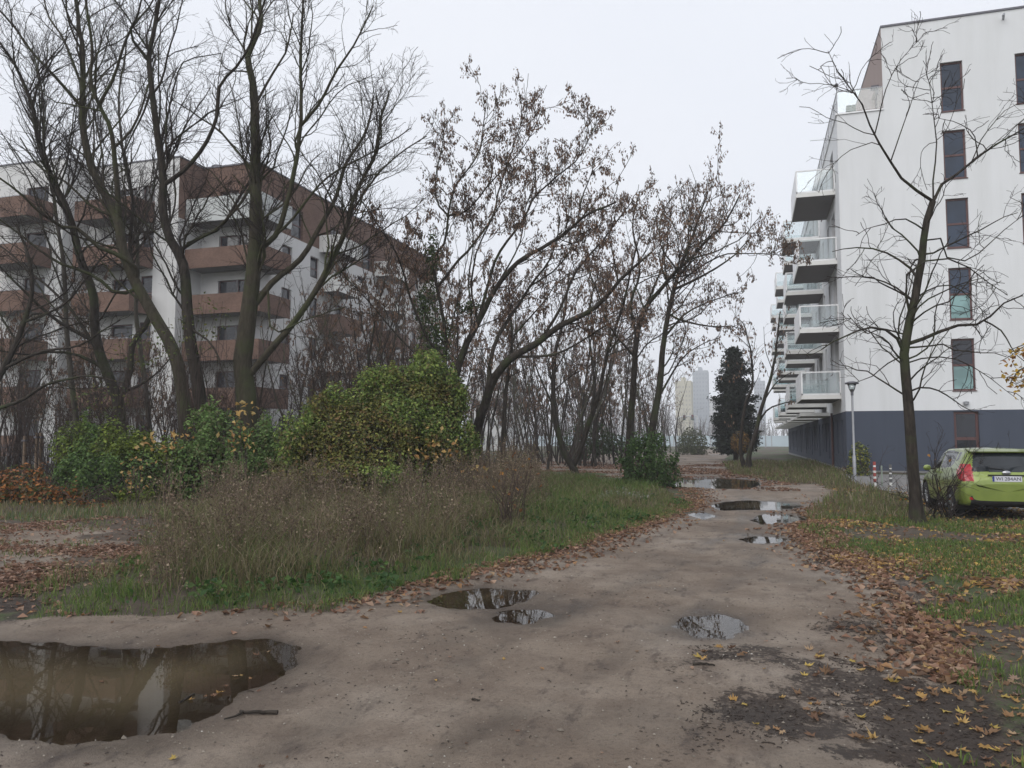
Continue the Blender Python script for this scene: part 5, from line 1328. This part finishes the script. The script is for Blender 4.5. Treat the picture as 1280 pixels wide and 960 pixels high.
    o = mesh_np('fallen_leaves', np.concatenate(Vs), np.concatenate(Ts), DRY, col=np.concatenate(Cs)); tag(o, 'yellow and brown fallen leaves along the verges', 'fallen leaves', kind='stuff'); print('leaves', m)
fallen()

def litter():
    r = np.random.default_rng(94)
    # crumbs of bark, twiglets on the track
    x, y = sector(9000, r, 2.8, 20, -42, 40, 1.05); rd = sdist(x, y, ROAD); md = np.max([sdist(x, y, q) for q in MUD], axis=0)
    cl = fbm(x*1.3, y*1.3, 61, 3)
    ok = (rd > -.1) & (pud_s(x, y) < -.08) & (r.random(len(x)) < np.where(md > -.1, 1.0, .10+.8*sstep(.55, .72, cl))); x, y = x[ok], y[ok]; n = len(x)
    mx, my = [], []
    for q in MUD[:5]:
        q = np.array(q); c0, c1 = q.min(0)-.3, q.max(0)+.3; ar = (c1-c0).prod(); k = int(min(6000, ar*700)); u = c0+r.random((k, 2))*(c1-c0); s_ = sdist(u[:, 0], u[:, 1], [tuple(v) for v in q])+(fbm(u[:, 0]*3, u[:, 1]*3, 63, 3)-.5)*.9
        u = u[(s_ > -.05) & (r.random(k) < .75)]; mx.append(u[:, 0]); my.append(u[:, 1])
    x = np.concatenate([x]+mx); y = np.concatenate([y]+my); n = len(x)
    a = r.uniform(0, 6.28, n); L = r.uniform(.005, .024, n)*(1+2.2*(r.random(n) < .06)); S = np.zeros((n, 3, 3)); z = G(x, y)+.003
    dx, dy = np.cos(a)*L/2, np.sin(a)*L/2
    S[:, 0] = np.stack([x-dx, y-dy, z], 1); S[:, 2] = np.stack([x+dx, y+dy, z], 1); S[:, 1] = np.stack([x+r.normal(0, .004, n), y+r.normal(0, .004, n), z+.003], 1)
    o = crown_mesh('twig_litter', [(S, np.tile(r.uniform(.0015, .004, (n, 1)), (1, 3)))], plain('litter_bark', (.045, .034, .028), .9), None, 3)
    tag(o, 'dark crumbs and twiglets scattered on the track', 'litter', kind='stuff')
    # small stones
    x, y = sector(34000, r, 2.8, 22, -42, 40, 1.0); ok = (sdist(x, y, ROAD) > 0) & (pud_s(x, y) < -.08) & (r.random(len(x)) < .25+.6*sstep(.5, .65, fbm(x, y, 62))); x, y = x[ok], y[ok]; n = len(x)
    s = r.uniform(.003, .011, n)*(1+1.2*(r.random(n) < .02)); oc = np.array([(1, 0, 0), (0, 1, 0), (-1, 0, 0), (0, -1, 0), (0, 0, .7), (0, 0, -.5)])
    V = np.stack([x, y, G(x, y)+s*.2], 1)[:, None]+oc[None]*s[:, None, None]*r.uniform(.6, 1.2, (n, 6, 1)); i = np.arange(n)[:, None, None]*6
    f = np.array([(0, 1, 4), (1, 2, 4), (2, 3, 4), (3, 0, 4), (1, 0, 5), (2, 1, 5), (3, 2, 5), (0, 3, 5)]); T = (i+f[None]).reshape(-1, 3)
    c = np.repeat(np.array([(.16, .14, .115), (.26, .23, .19), (.10, .085, .07), (.42, .40, .36)])[r.choice(4, n, p=[.4, .32, .25, .03])], 6, 0)
    o = mesh_np('small_stones', V.reshape(-1, 3), T, vcol('stone', .8, 0), col=c); tag(o, 'grit and small stones pressed in the track', 'stones', kind='stuff')
litter()
def stick(label, pxs, rad, side=None):
    pts = [gp(a, b) for a, b in pxs]
    for p in pts: p[2] = max(float(G(p[0], p[1])), -.02)+rad*.8
    t = thing('fallen_stick', label, 'stick'); mb = MB(); q = resample(pts, 9); q[:, 2] += np.random.default_rng(int(pxs[0][0])).uniform(0, .006, 9)
    mb.tube(q, np.linspace(rad, rad*.6, 9), 7); mb.build('stem', BARK_D, t, smooth=True)
    if side:
        s = [gp(a, b) for a, b in side]
        for p in s: p[2] = float(G(p[0], p[1]))+rad
        mb = MB(); mb.tube(resample(s, 5), np.linspace(rad*.7, rad*.3, 5), 6); mb.build('side_twig', BARK_D, t, smooth=True)
    rebase(t, tuple(q[0]))
stick('dark forked stick lying just below the big puddle', [(347, 893), (325, 892), (308, 891), (300, 890)], .013, [(303, 891), (295, 896), (280, 900)])
stick('short dark stick lying alone in the middle right of the track', [(866, 838), (880, 839), (894, 840)], .010)
stick('pale thin stick floating in the big puddle', [(224, 876), (234, 870), (243, 865)], .008)
stick('tiny black stick in the lower middle of the track', [(590, 876), (600, 878)], .007)
# ------------------------------------------------------------------ the green car
def car():
    PAINT, nt, b = new_mat('lime_green_paint')
    dirt = ramp(nt, noise(nt, 2.2, 5, .6), [(.35, (.25, .32, .07)), (.7, (.19, .25, .055))])
    nt.links.new(dirt, b.inputs['Base Color']); b.inputs['Metallic'].default_value = .35; b.inputs['Roughness'].default_value = .38
    b.inputs['Coat Weight'].default_value = .8; b.inputs['Coat Roughness'].default_value = .06
    CG = pane_mat('car_glass', (.018, .022, .026), .04); BLK = plain('black_plastic', (.018, .018, .020), .55); RUB = plain('tyre_rubber', (.020, .020, .022), .85)
    RIM = plain('alloy', (.45, .46, .48), .3, .8); LAMP = plain('red_lamp', (.42, .018, .025), .12, spec=.8); CLR = plain('clear_lamp', (.6, .6, .62), .1, .2)
    t = thing('hatchback_car', 'lime green hatchback parked on the leafy ground, rear towards us', 'car')
    # keys along y (rear -> front): y, z_low, w_low, w_max, z_belt, w_belt, z_top, w_top
    K = np.array([
        (-2.000, .40, .62, .66, .72, .62, .74, .50),
        (-1.985, .34, .72, .76, .80, .71, .84, .58),
        (-1.93, .29, .78, .825, .93, .765, .96, .62),
        (-1.84, .27, .80, .85, 1.00, .78, 1.12, .60),
        (-1.70, .26, .82, .86, 1.03, .78, 1.31, .585),
        (-1.56, .25, .83, .862, 1.03, .785, 1.435, .60),
        (-1.30, .24, .84, .862, 1.02, .785, 1.465, .60),
        (-0.70, .22, .84, .860, .99, .79, 1.485, .60),
        (0.00, .21, .84, .858, .96, .79, 1.475, .60),
        (0.45, .21, .84, .858, .94, .785, 1.42, .585),
        (0.80, .21, .84, .860, .93, .78, 1.28, .60),
        (1.15, .21, .84, .860, .92, .76, 1.04, .64),
        (1.30, .22, .84, .858, .91, .74, .955, .62),
        (1.60, .24, .82, .845, .86, .70, .91, .52),
        (1.80, .26, .78, .80, .78, .64, .83, .45),
        (1.92, .30, .70, .73, .66, .56, .70, .40),
        (1.96, .36, .60, .63, .55, .50, .58, .36)])
    ny = 320
    s = np.concatenate([[0], np.cumsum(np.hypot(np.diff(K[:, 0]), np.diff(K[:, 6])))]); u = np.linspace(0, s[-1], ny)
    D = np.stack([np.interp(u, s, K[:, k]) for k in range(8)], 1)
    for _ in range(5):
        E = D.copy(); E[1:-1] = (D[:-2]+2*D[1:-1]+D[2:])/4; D = E
    rows = []; nv = 120
    for (y, zl, wl, wm, zb, wb, zt, wt) in D:
        c = np.array([(0, zl), (.55*wl, zl), (.93*wl, zl+.02), (wl+.4*(wm-wl), zl+.12), (wm, zl+(zb-zl)*.45), (wm-.006, zl+(zb-zl)*.78), (wb+.02, zb-.01), (wb, zb+.02),
                      (wb*.55+wt*.45, zb*.5+zt*.5+.01), (wt+.015, zt-.045), (wt*.86, zt-.008), (wt*.5, zt+.008), (0, zt+.014)])
        q = resample(np.stack([c[:, 0], 0*c[:, 0], c[:, 1]], 1), nv); rows.append(np.stack([q[:, 0], np.full(nv, y), q[:, 2]], 1))
    S = np.array(rows); full = np.concatenate([S, S[:, ::-1][:, 1:-1]*[-1, 1, 1]], 1); NV = full.shape[1]
    V = full.reshape(-1, 3); i = np.arange(ny-1)[:, None]*NV; j = np.arange(NV)[None]; j2 = (j+1) % NV
    F = np.stack([i+j, i+j2, i+NV+j2, i+NV+j], -1).reshape(-1, 4)
    c = V[F].mean(1); fi = np.repeat(np.arange(ny-1), NV); zb = D[fi, 4]; zt = D[fi, 6]; ax = np.abs(c[:, 0]); wt = D[fi, 7]; y = c[:, 1]
    nrm = np.cross(V[F[:, 2]]-V[F[:, 0]], V[F[:, 3]]-V[F[:, 1]]); nrm /= np.linalg.norm(nrm, axis=1, keepdims=True)+1e-9; nx = np.abs(nrm[:, 0]); nyv = np.abs(nrm[:, 1])
    above = c[:, 2] > zb+.035
    WHL = [(-1.22, .31), (1.25, .31)]
    arch = np.zeros(len(F), bool)
    for wy, wz in WHL: arch |= (np.hypot(y-wy, c[:, 2]-wz) < .375) & (ax > .55)
    side = above & (nx > .55) & (c[:, 2] < zt-.06) & (y > -1.36) & (y < .98)
    pillar = (np.abs(y-.02) < .045) | ((y < -1.12) & (y > -1.19))
    quarter_cut = (c[:, 2] < zb+.06+(.16*np.clip((-.9-y)/.45, 0, 1)))
    sidewin = side & ~pillar & ~quarter_cut
    rear = (y < -1.585) & (y > -1.915) & (c[:, 2] > 1.00) & (ax < .60-.10*np.clip((c[:, 2]-1.0)/.4, 0, 1)) & (nx < .75)
    wind = (y > .50) & (y < 1.17) & above & (nx < .6) & (ax < .60)
    tail = (y < -1.60) & (ax > .585) & (c[:, 2] > .80+.25*np.clip((ax-.60)/.25, 0, 1)*0) & (c[:, 2] < 1.16) & (c[:, 2] > .80+ (y+1.95)*.55) & ~rear
    lower = ((y < -1.80) & (c[:, 2] < .50) & (ax < .66)) | (c[:, 2] < .245) | ((y > 1.78) & (c[:, 2] < .42))
    head = (y > 1.42) & (y < 1.86) & (c[:, 2] > .66) & (c[:, 2] < .88) & (ax > .52) & (nx > .3)
    used = np.zeros(len(F), bool)
    def part(name, mask, mat, parent, off=0):
        nonlocal used
        f = F[mask & ~used & ~arch]; used |= mask
        k = np.unique(f); rm = np.full(len(V), -1); rm[k] = np.arange(len(k)); return mesh_np(name, V[k], rm[f], mat, parent, smooth=True)
    sw = part('side_windows', sidewin, CG, t); rw = part('rear_window', rear, CG, t); part('windscreen', wind, CG, t)
    left_t = tail & (c[:, 0] < 0); right_t = tail & (c[:, 0] > 0)
    part('tail_light', left_t, LAMP, t); part('tail_light', right_t, LAMP, t)
    part('headlight', head & (c[:, 0] < 0), CLR, t); part('headlight', head & (c[:, 0] > 0), CLR, t)
    bp = part('lower_bumper', lower, BLK, t); body = part('body', np.ones(len(F), bool), PAINT, t)
    mb = MB(); mb.add(np.vstack([full[0], full[0].mean(0)]), t=[(a, (a+1) % NV, NV) for a in range(NV)]); mb.build('rear_bumper_face', PAINT, body)
    mb = MB(); mb.add(np.vstack([full[-1], full[-1].mean(0)]), t=[(a, (a+1) % NV, NV) for a in range(NV)]); mb.build('front_grille', BLK, body)
    # wheel wells, wheels
    for sx in (-1, 1):
        for wy, wz in WHL:
            w = thing('wheel', None, None); del_ = [w.pop(k) for k in list(w.keys())] if len(w.keys()) else None
            w.parent = t
            mb = MB(); mb.lathe([(.19, -.10), (.30, -.105), (.322, -.07), (.325, 0), (.322, .07), (.30, .105), (.19, .10)], 36, (sx*.755, wy, wz), 'x'); mb.build('tyre', RUB, w, smooth=True)
            mb = MB(); mb.lathe([(.20, -.09), (.20, .095), (.185, .10), (.18, .06)], 28, (sx*.755, wy, wz), 'x')
            for k in range(7):
                a = k*2*math.pi/7; n = np.array([0, math.cos(a), math.sin(a)]); c0 = np.array([sx*.84, wy, wz])
                mb.tube([c0+n*.03, c0+n*.10, c0+n*.19], [.022, .017, .02], 6)
            mb.lathe([(.0, sx*.10), (.045, sx*.095), (.05, sx*.05)], 14, (sx*.755, wy, wz), 'x'); mb.build('rim', RIM, w, smooth=True)
            mb = MB(); mb.lathe([(.0, -.02), (.19, -.02)], 20, (sx*.72, wy, wz), 'x'); mb.build('brake_disc', BLK, w)
            mb = MB(); n = 20; aa = np.linspace(-.35, math.pi+.35, n); o_ = np.stack([np.cos(aa)*.378+wy, np.sin(aa)*.378+wz], 1)
            for a, b2 in zip(o_[:-1], o_[1:]): mb.quad((sx*.50, a[0], a[1]), (sx*.86, a[0], a[1]), (sx*.86, b2[0], b2[1]), (sx*.50, b2[0], b2[1]))
            for a, b2 in zip(o_[:-1], o_[1:]): mb.add([(sx*.50, a[0], a[1]), (sx*.50, b2[0], b2[1]), (sx*.50, wy, wz)], t=[(0, 1, 2)])
            mb.build('wheel_arch', BLK, body)
    # rear details
    def at(yk, z):     # rear surface y at height z on the centre line
        zz = D[:20, 6]; 
        cl = S[:, -1]; k = np.argmin(np.abs(cl[:60, 2]-z)); return cl[k, 1]
    mb = MB(); mb.box(-.26, .26, -2.018, -2.004, .70-.0, .815); pl = mb.build('number_plate', plain('plate_white', (.62, .63, .68), .4), t, loc=(0, .02, .10))
    tc = bpy.data.curves.new('registration', 'FONT'); tc.body = 'WI 284AN'; tc.size = .098; tc.extrude = .001; tc.align_x = 'CENTER'; tc.align_y = 'CENTER'; tmp = link(bpy.data.objects.new('tmp', tc)); bpy.context.view_layer.update()
    tm = bpy.data.meshes.new_from_object(tmp.evaluated_get(bpy.context.evaluated_depsgraph_get())); bpy.data.objects.remove(tmp); tm.materials.clear()
    to = link(bpy.data.objects.new('registration', tm)); to.rotation_euler = (math.pi/2, 0, 0); to.location = (.02, -2.020, .757); to.parent = pl; tm.materials.append(plain('plate_black', (.03, .03, .06), .5))
    mb = MB(); mb.box(-.26, -.225, -2.020, -2.0185, .702, .813); mb.build('plate_band', plain('plate_blue', (.02, .04, .25), .5), pl)
    mb = MB(); mb.box(-.33, .33, -1.99, -1.955, .925, .945); mb.build('hatch_strip', BLK, t, bevel=.004)
    mb = MB(); mb.lathe([(0, -.012), (.055, -.008), (.06, 0)], 16, (0, 0, 0), 'y'); o = mb.build('round_badge', RIM, t, smooth=True, loc=(0, -1.965, .985)); o.scale = (1.3, 1, .75)
    mb = MB(); mb.tube([(.02, -1.93, 1.02), (-.05, -1.90, 1.055), (-.30, -1.875, 1.09)], [.012, .009, .006], 6); mb.build('wiper', BLK, t)
    mb = MB()
    for a, b2 in (((-.60, -1.60, 1.452), (.60, -1.60, 1.452)),): mb.add([(-.56, -1.70, 1.425), (.56, -1.70, 1.425), (.60, -1.45, 1.478), (-.60, -1.45, 1.478), (-.56, -1.69, 1.395), (.56, -1.69, 1.395), (.60, -1.45, 1.44), (-.60, -1.45, 1.44)],
        q=[(0, 1, 2, 3), (4, 5, 6, 7), (0, 1, 5, 4), (1, 2, 6, 5), (3, 0, 4, 7)])
    mb.build('roof_spoiler', PAINT, t, bevel=.01)
    for sx in (-1, 1):
        mb = MB(); mb.lathe([(0, -.085), (.06, -.06), (.075, 0), (.06, .06), (0, .085)], 12, (0, 0, 0), 'x'); o = mb.build('door_mirror', PAINT, t, smooth=True, loc=(sx*.93, .62, 1.0)); o.scale = (1, .7, .95)
        mb = MB(); mb.box(sx*.78, sx*.90, .60, .65, .955, .99); mb.build('mirror_arm', BLK, o) if False else mb.build('mirror_arm', BLK, t)
        mb = MB(); mb.box(sx*.850, sx*.872, -.30, -.10, .80, .825); mb.build('door_handle', PAINT, t, bevel=.005)
        mb = MB(); mb.box(sx*.600, sx*.68, -1.998, -1.99, .42, .47); mb.build('reflector', LAMP, t)
    mb = MB(); mb.tube([(-.42, -1.98, .27), (-.42, -1.75, .27)], .03, 10, cap=False); mb.build('exhaust', RIM, t)
    mb = MB(); mb.tube([(.0, -1.36, 1.48), (.0, -1.52, 1.60)], [.008, .004], 5); mb.build('roof_aerial', BLK, t)
    # shut lines
    for sx in (-1, 1):
        mb = MB()
        for yy in (.03, 1.02, -1.02):
            k = np.argmin(np.abs(D[:, 0]-yy)); q = S[k, 30:73]*[sx, 1, 1]+[sx*.002, 0, 0]; mb.tube(q, .004, 4)
        mb.build('shut_line', BLK, body)
    p = (4.88, 19.93); t.location = (p[0], p[1], float(G(*p))-.01); t.scale = (1, 1, .962); return t
car()

# ------------------------------------------------------------------ street furniture
def lamp():
    p = P(1067, 551, 29.3); z = float(G(p[0], p[1])); top = P(1067, 478, 29.3)[2]; t = thing('street_lamp', 'slim grey post lamp with flat disc head by the slate corner', 'street lamp')
    mb = MB(); mb.tube([(0, 0, -.1), (0, 0, .9), (0, 0, .95), (0, 0, top-z-.35)], [.062, .062, .042, .038], 12); mb.build('post', METAL, t, smooth=True)
    mb = MB(); mb.lathe([(.05, top-z-.35), (.10, top-z-.26), (.16, top-z-.06), (.0, top-z-.06)], 18); mb.build('diffuser', glass_thin('lamp_glass', (.75, .8, .8), .2), t, smooth=True)
    mb = MB(); mb.lathe([(0, top-z-.055), (.24, top-z-.05), (.25, top-z), (.10, top-z+.05), (0, top-z+.055)], 22); mb.build('cap', CAP, t, smooth=True)
    mb = MB(); mb.lathe([(0, -.02), (.05, -.02), (.055, .22), (0, .22)], 12, (0, 0, top-z-.46)); mb.build('collar', CAP, t)
    t.location = (p[0]-.0, p[1], z)
lamp()
RW = []
for k, (px, py, h, w) in enumerate(((1094, 578, 1.05, True), (1103, 582, 1.0, False), (1114, 582, 1.05, True))):
    d = 26.5; p = P(px, py+34, d); z = float(G(p[0], p[1])); zt = P(px, py, d)[2]-z
    t = thing('bollard', ['white post with red bands at the parking edge, beside the lamp', 'plain grey-green thin post between the banded posts', 'white and grey banded post nearest the right tree'][k], 'bollard', (p[0], p[1], z))
    mb = MB(); mb.tube([(0, 0, -.1), (0, 0, zt-.03), (0, 0, zt)], [.045 if w else .028]*2+[.02], 10)
    mb.build('post', plain('bollard_white', (.62, .62, .60), .6) if w else plain('bollard_green', (.22, .26, .22), .6), t, smooth=True)
    if w:
        mb = MB()
        for q in (.18, .42, .66, .88): mb.lathe([(.048, zt*q), (.048, zt*q+.12)], 12)
        mb.build('bands', plain('band_red' if k == 0 else 'band_grey', (.30, .06, .05) if k == 0 else (.10, .10, .10), .6), t)
def stake(px, py, top, d, label):
    p = P(px, 551, d); z = float(G(p[0], p[1])); zt = P(px, top, d)[2]-z
    t = thing('wooden_stake', label, 'stake', (p[0], p[1], z)); mb = MB(); mb.tube([(0, 0, -.1), (.01, 0, zt*.5), (0, 0, zt)], [.055, .05, .05], 8); mb.build('pole', plain('pale_wood', (.16, .115, .08), .85, scale=8), t, smooth=True)
    mb = MB(); mb.box(-.07, .07, -.065, .065, zt-.18, zt-.12); mb.build('tie_band', CAP, t)
stake(31, 600, 545, 26, 'leftmost wooden stake, alone on the lawn edge'); stake(46, 600, 541, 26, 'middle wooden stake, left one of the close pair'); stake(51, 600, 541, 26.4, 'right one of the close pair of wooden stakes')
def iron_fence():
    a = P(-60, 551, 34); b = P(96, 551, 37); a[2] = b[2] = 0; n = 62; t = thing('metal_fence', 'dark vertical bar metal fence behind the lawn at left', 'fence')
    mb = MB(); q = np.linspace(0, 1, n)
    for k in q: p = a*(1-k)+b*k; mb.box(p[0]-.012, p[0]+.012, p[1]-.012, p[1]+.012, 0, 1.45)
    mb.build('bars', CAP, t); u = (b-a)
    for z in (.25, 1.3):
        mb = MB(); mb.tube([a+[0, -.02, z], b+[0, -.02, z]], .022, 6); mb.build('rail', CAP, t)
    for k in np.linspace(0, 1, 7): p = a*(1-k)+b*k; mb = MB(); mb.box(p[0]-.04, p[0]+.04, p[1]+.02, p[1]+.10, 0, 1.55); mb.build('post', CAP, t)
    rebase(t, tuple(a))
iron_fence()
def gantry():
    Y = 150; x0 = onY(845, 551, Y)[0]; x1 = onY(872, 551, Y)[0]; zt = onY(850, 520.5, Y)[2]; t = thing('traffic_light_gantry', 'pale curved gantry carrying two traffic lights at the far road', 'traffic lights')
    WH = plain('galvanised', (.55, .56, .57), .5); mb = MB(); pts = [(0, 0, 0), (0, 0, zt-1.6), (.25, 0, zt-.6), (1.0, 0, zt-.1), (1.8, 0, zt), (x1-x0, 0, zt)]
    mb.tube(resample(pts, 24), .13, 8); mb.tube([(x1-x0+.003, 0, 0), (x1-x0+.003, 0, zt+.1)], .11, 8); mb.build('frame', WH, t, smooth=True)
    for q in (1.6, 3.1):
        mb = MB(); mb.box(q-.25, q+.25, -.32, -.14, zt-.75, zt+.25); h = mb.build('signal_head', CAP, t, bevel=.03)
        for k, c in enumerate(((.20, .02, .02), (.15, .10, .02), (.02, .12, .05))):
            mb = MB(); mb.lathe([(0, -.34), (.10, -.335), (.11, -.322)], 12, (q, 0, zt+.08-.32*k), 'y'); mb.build('lens', plain('lens_%d' % k, c, .3), h)
    t.location = (x0, Y, 0)
gantry()
def post(px, top, d, r, label, name='lamp_post', arm=True):
    p = P(px, 551, d); zt = P(px, top, d)[2]; t = thing(name, label, 'lamp post', (p[0], p[1], 0)); mb = MB(); mb.tube([(0, 0, -.1), (0, 0, zt)], [r*1.3, r*.8], 8); mb.build('post', METAL, t, smooth=True)
    mb = MB(); mb.tube([(0, 0, zt-.02), (.6, 0, zt+.15)], r*.7, 6); mb.box(.55, 1.2, -.12, .12, zt+.10, zt+.2); mb.build('lamp_head', METAL, t)
post(888, 536, 190, .10, 'thin pale pole in front of the far barrier, left of fir'); post(957, 530, 190, .12, 'pale pole before the far barrier, right of the forked tree')
post(872, 512, 150, .05, 'tall thin pole right of the gantry')
def heap():
    p = gp(782, 628); r = np.random.default_rng(97); t = thing('pale_weed_clump', 'greyish faded weed clump in front of the dark green bush', 'weed clump')
    pts = np.array([p[0], p[1], .12])+r.normal(0, 1, (420, 3))*[.34, .2, .09]; pts[:, 2] = np.abs(pts[:, 2]); V, T, C = leaves(pts, r, (.04, .09), [(.30, .30, .26), (.22, .24, .19), (.12, .15, .09)], .2); mesh_np('foliage', V, T, LEAF, t, col=C)
    rebase(t, tuple(p))
heap()
# ------------------------------------------------------------------ haze
def haze():
    mb = MB(); mb.box(-420, 480, -60, 760, -1.0, 135); m = bpy.data.materials.new('haze'); m.use_nodes = True; nt = m.node_tree; nt.nodes.clear()
    o = nt.nodes.new('ShaderNodeOutputMaterial'); v = nt.nodes.new('ShaderNodeVolumePrincipled'); v.inputs['Color'].default_value = (.93, .95, 1, 1); v.inputs['Density'].default_value = HAZE; v.inputs['Anisotropy'].default_value = 0
    nt.links.new(v.outputs[0], o.inputs['Volume']); h = mb.build('haze', m); tag(h, 'thin damp haze filling the air', 'haze', kind='stuff')
HAZE = .00085
haze()
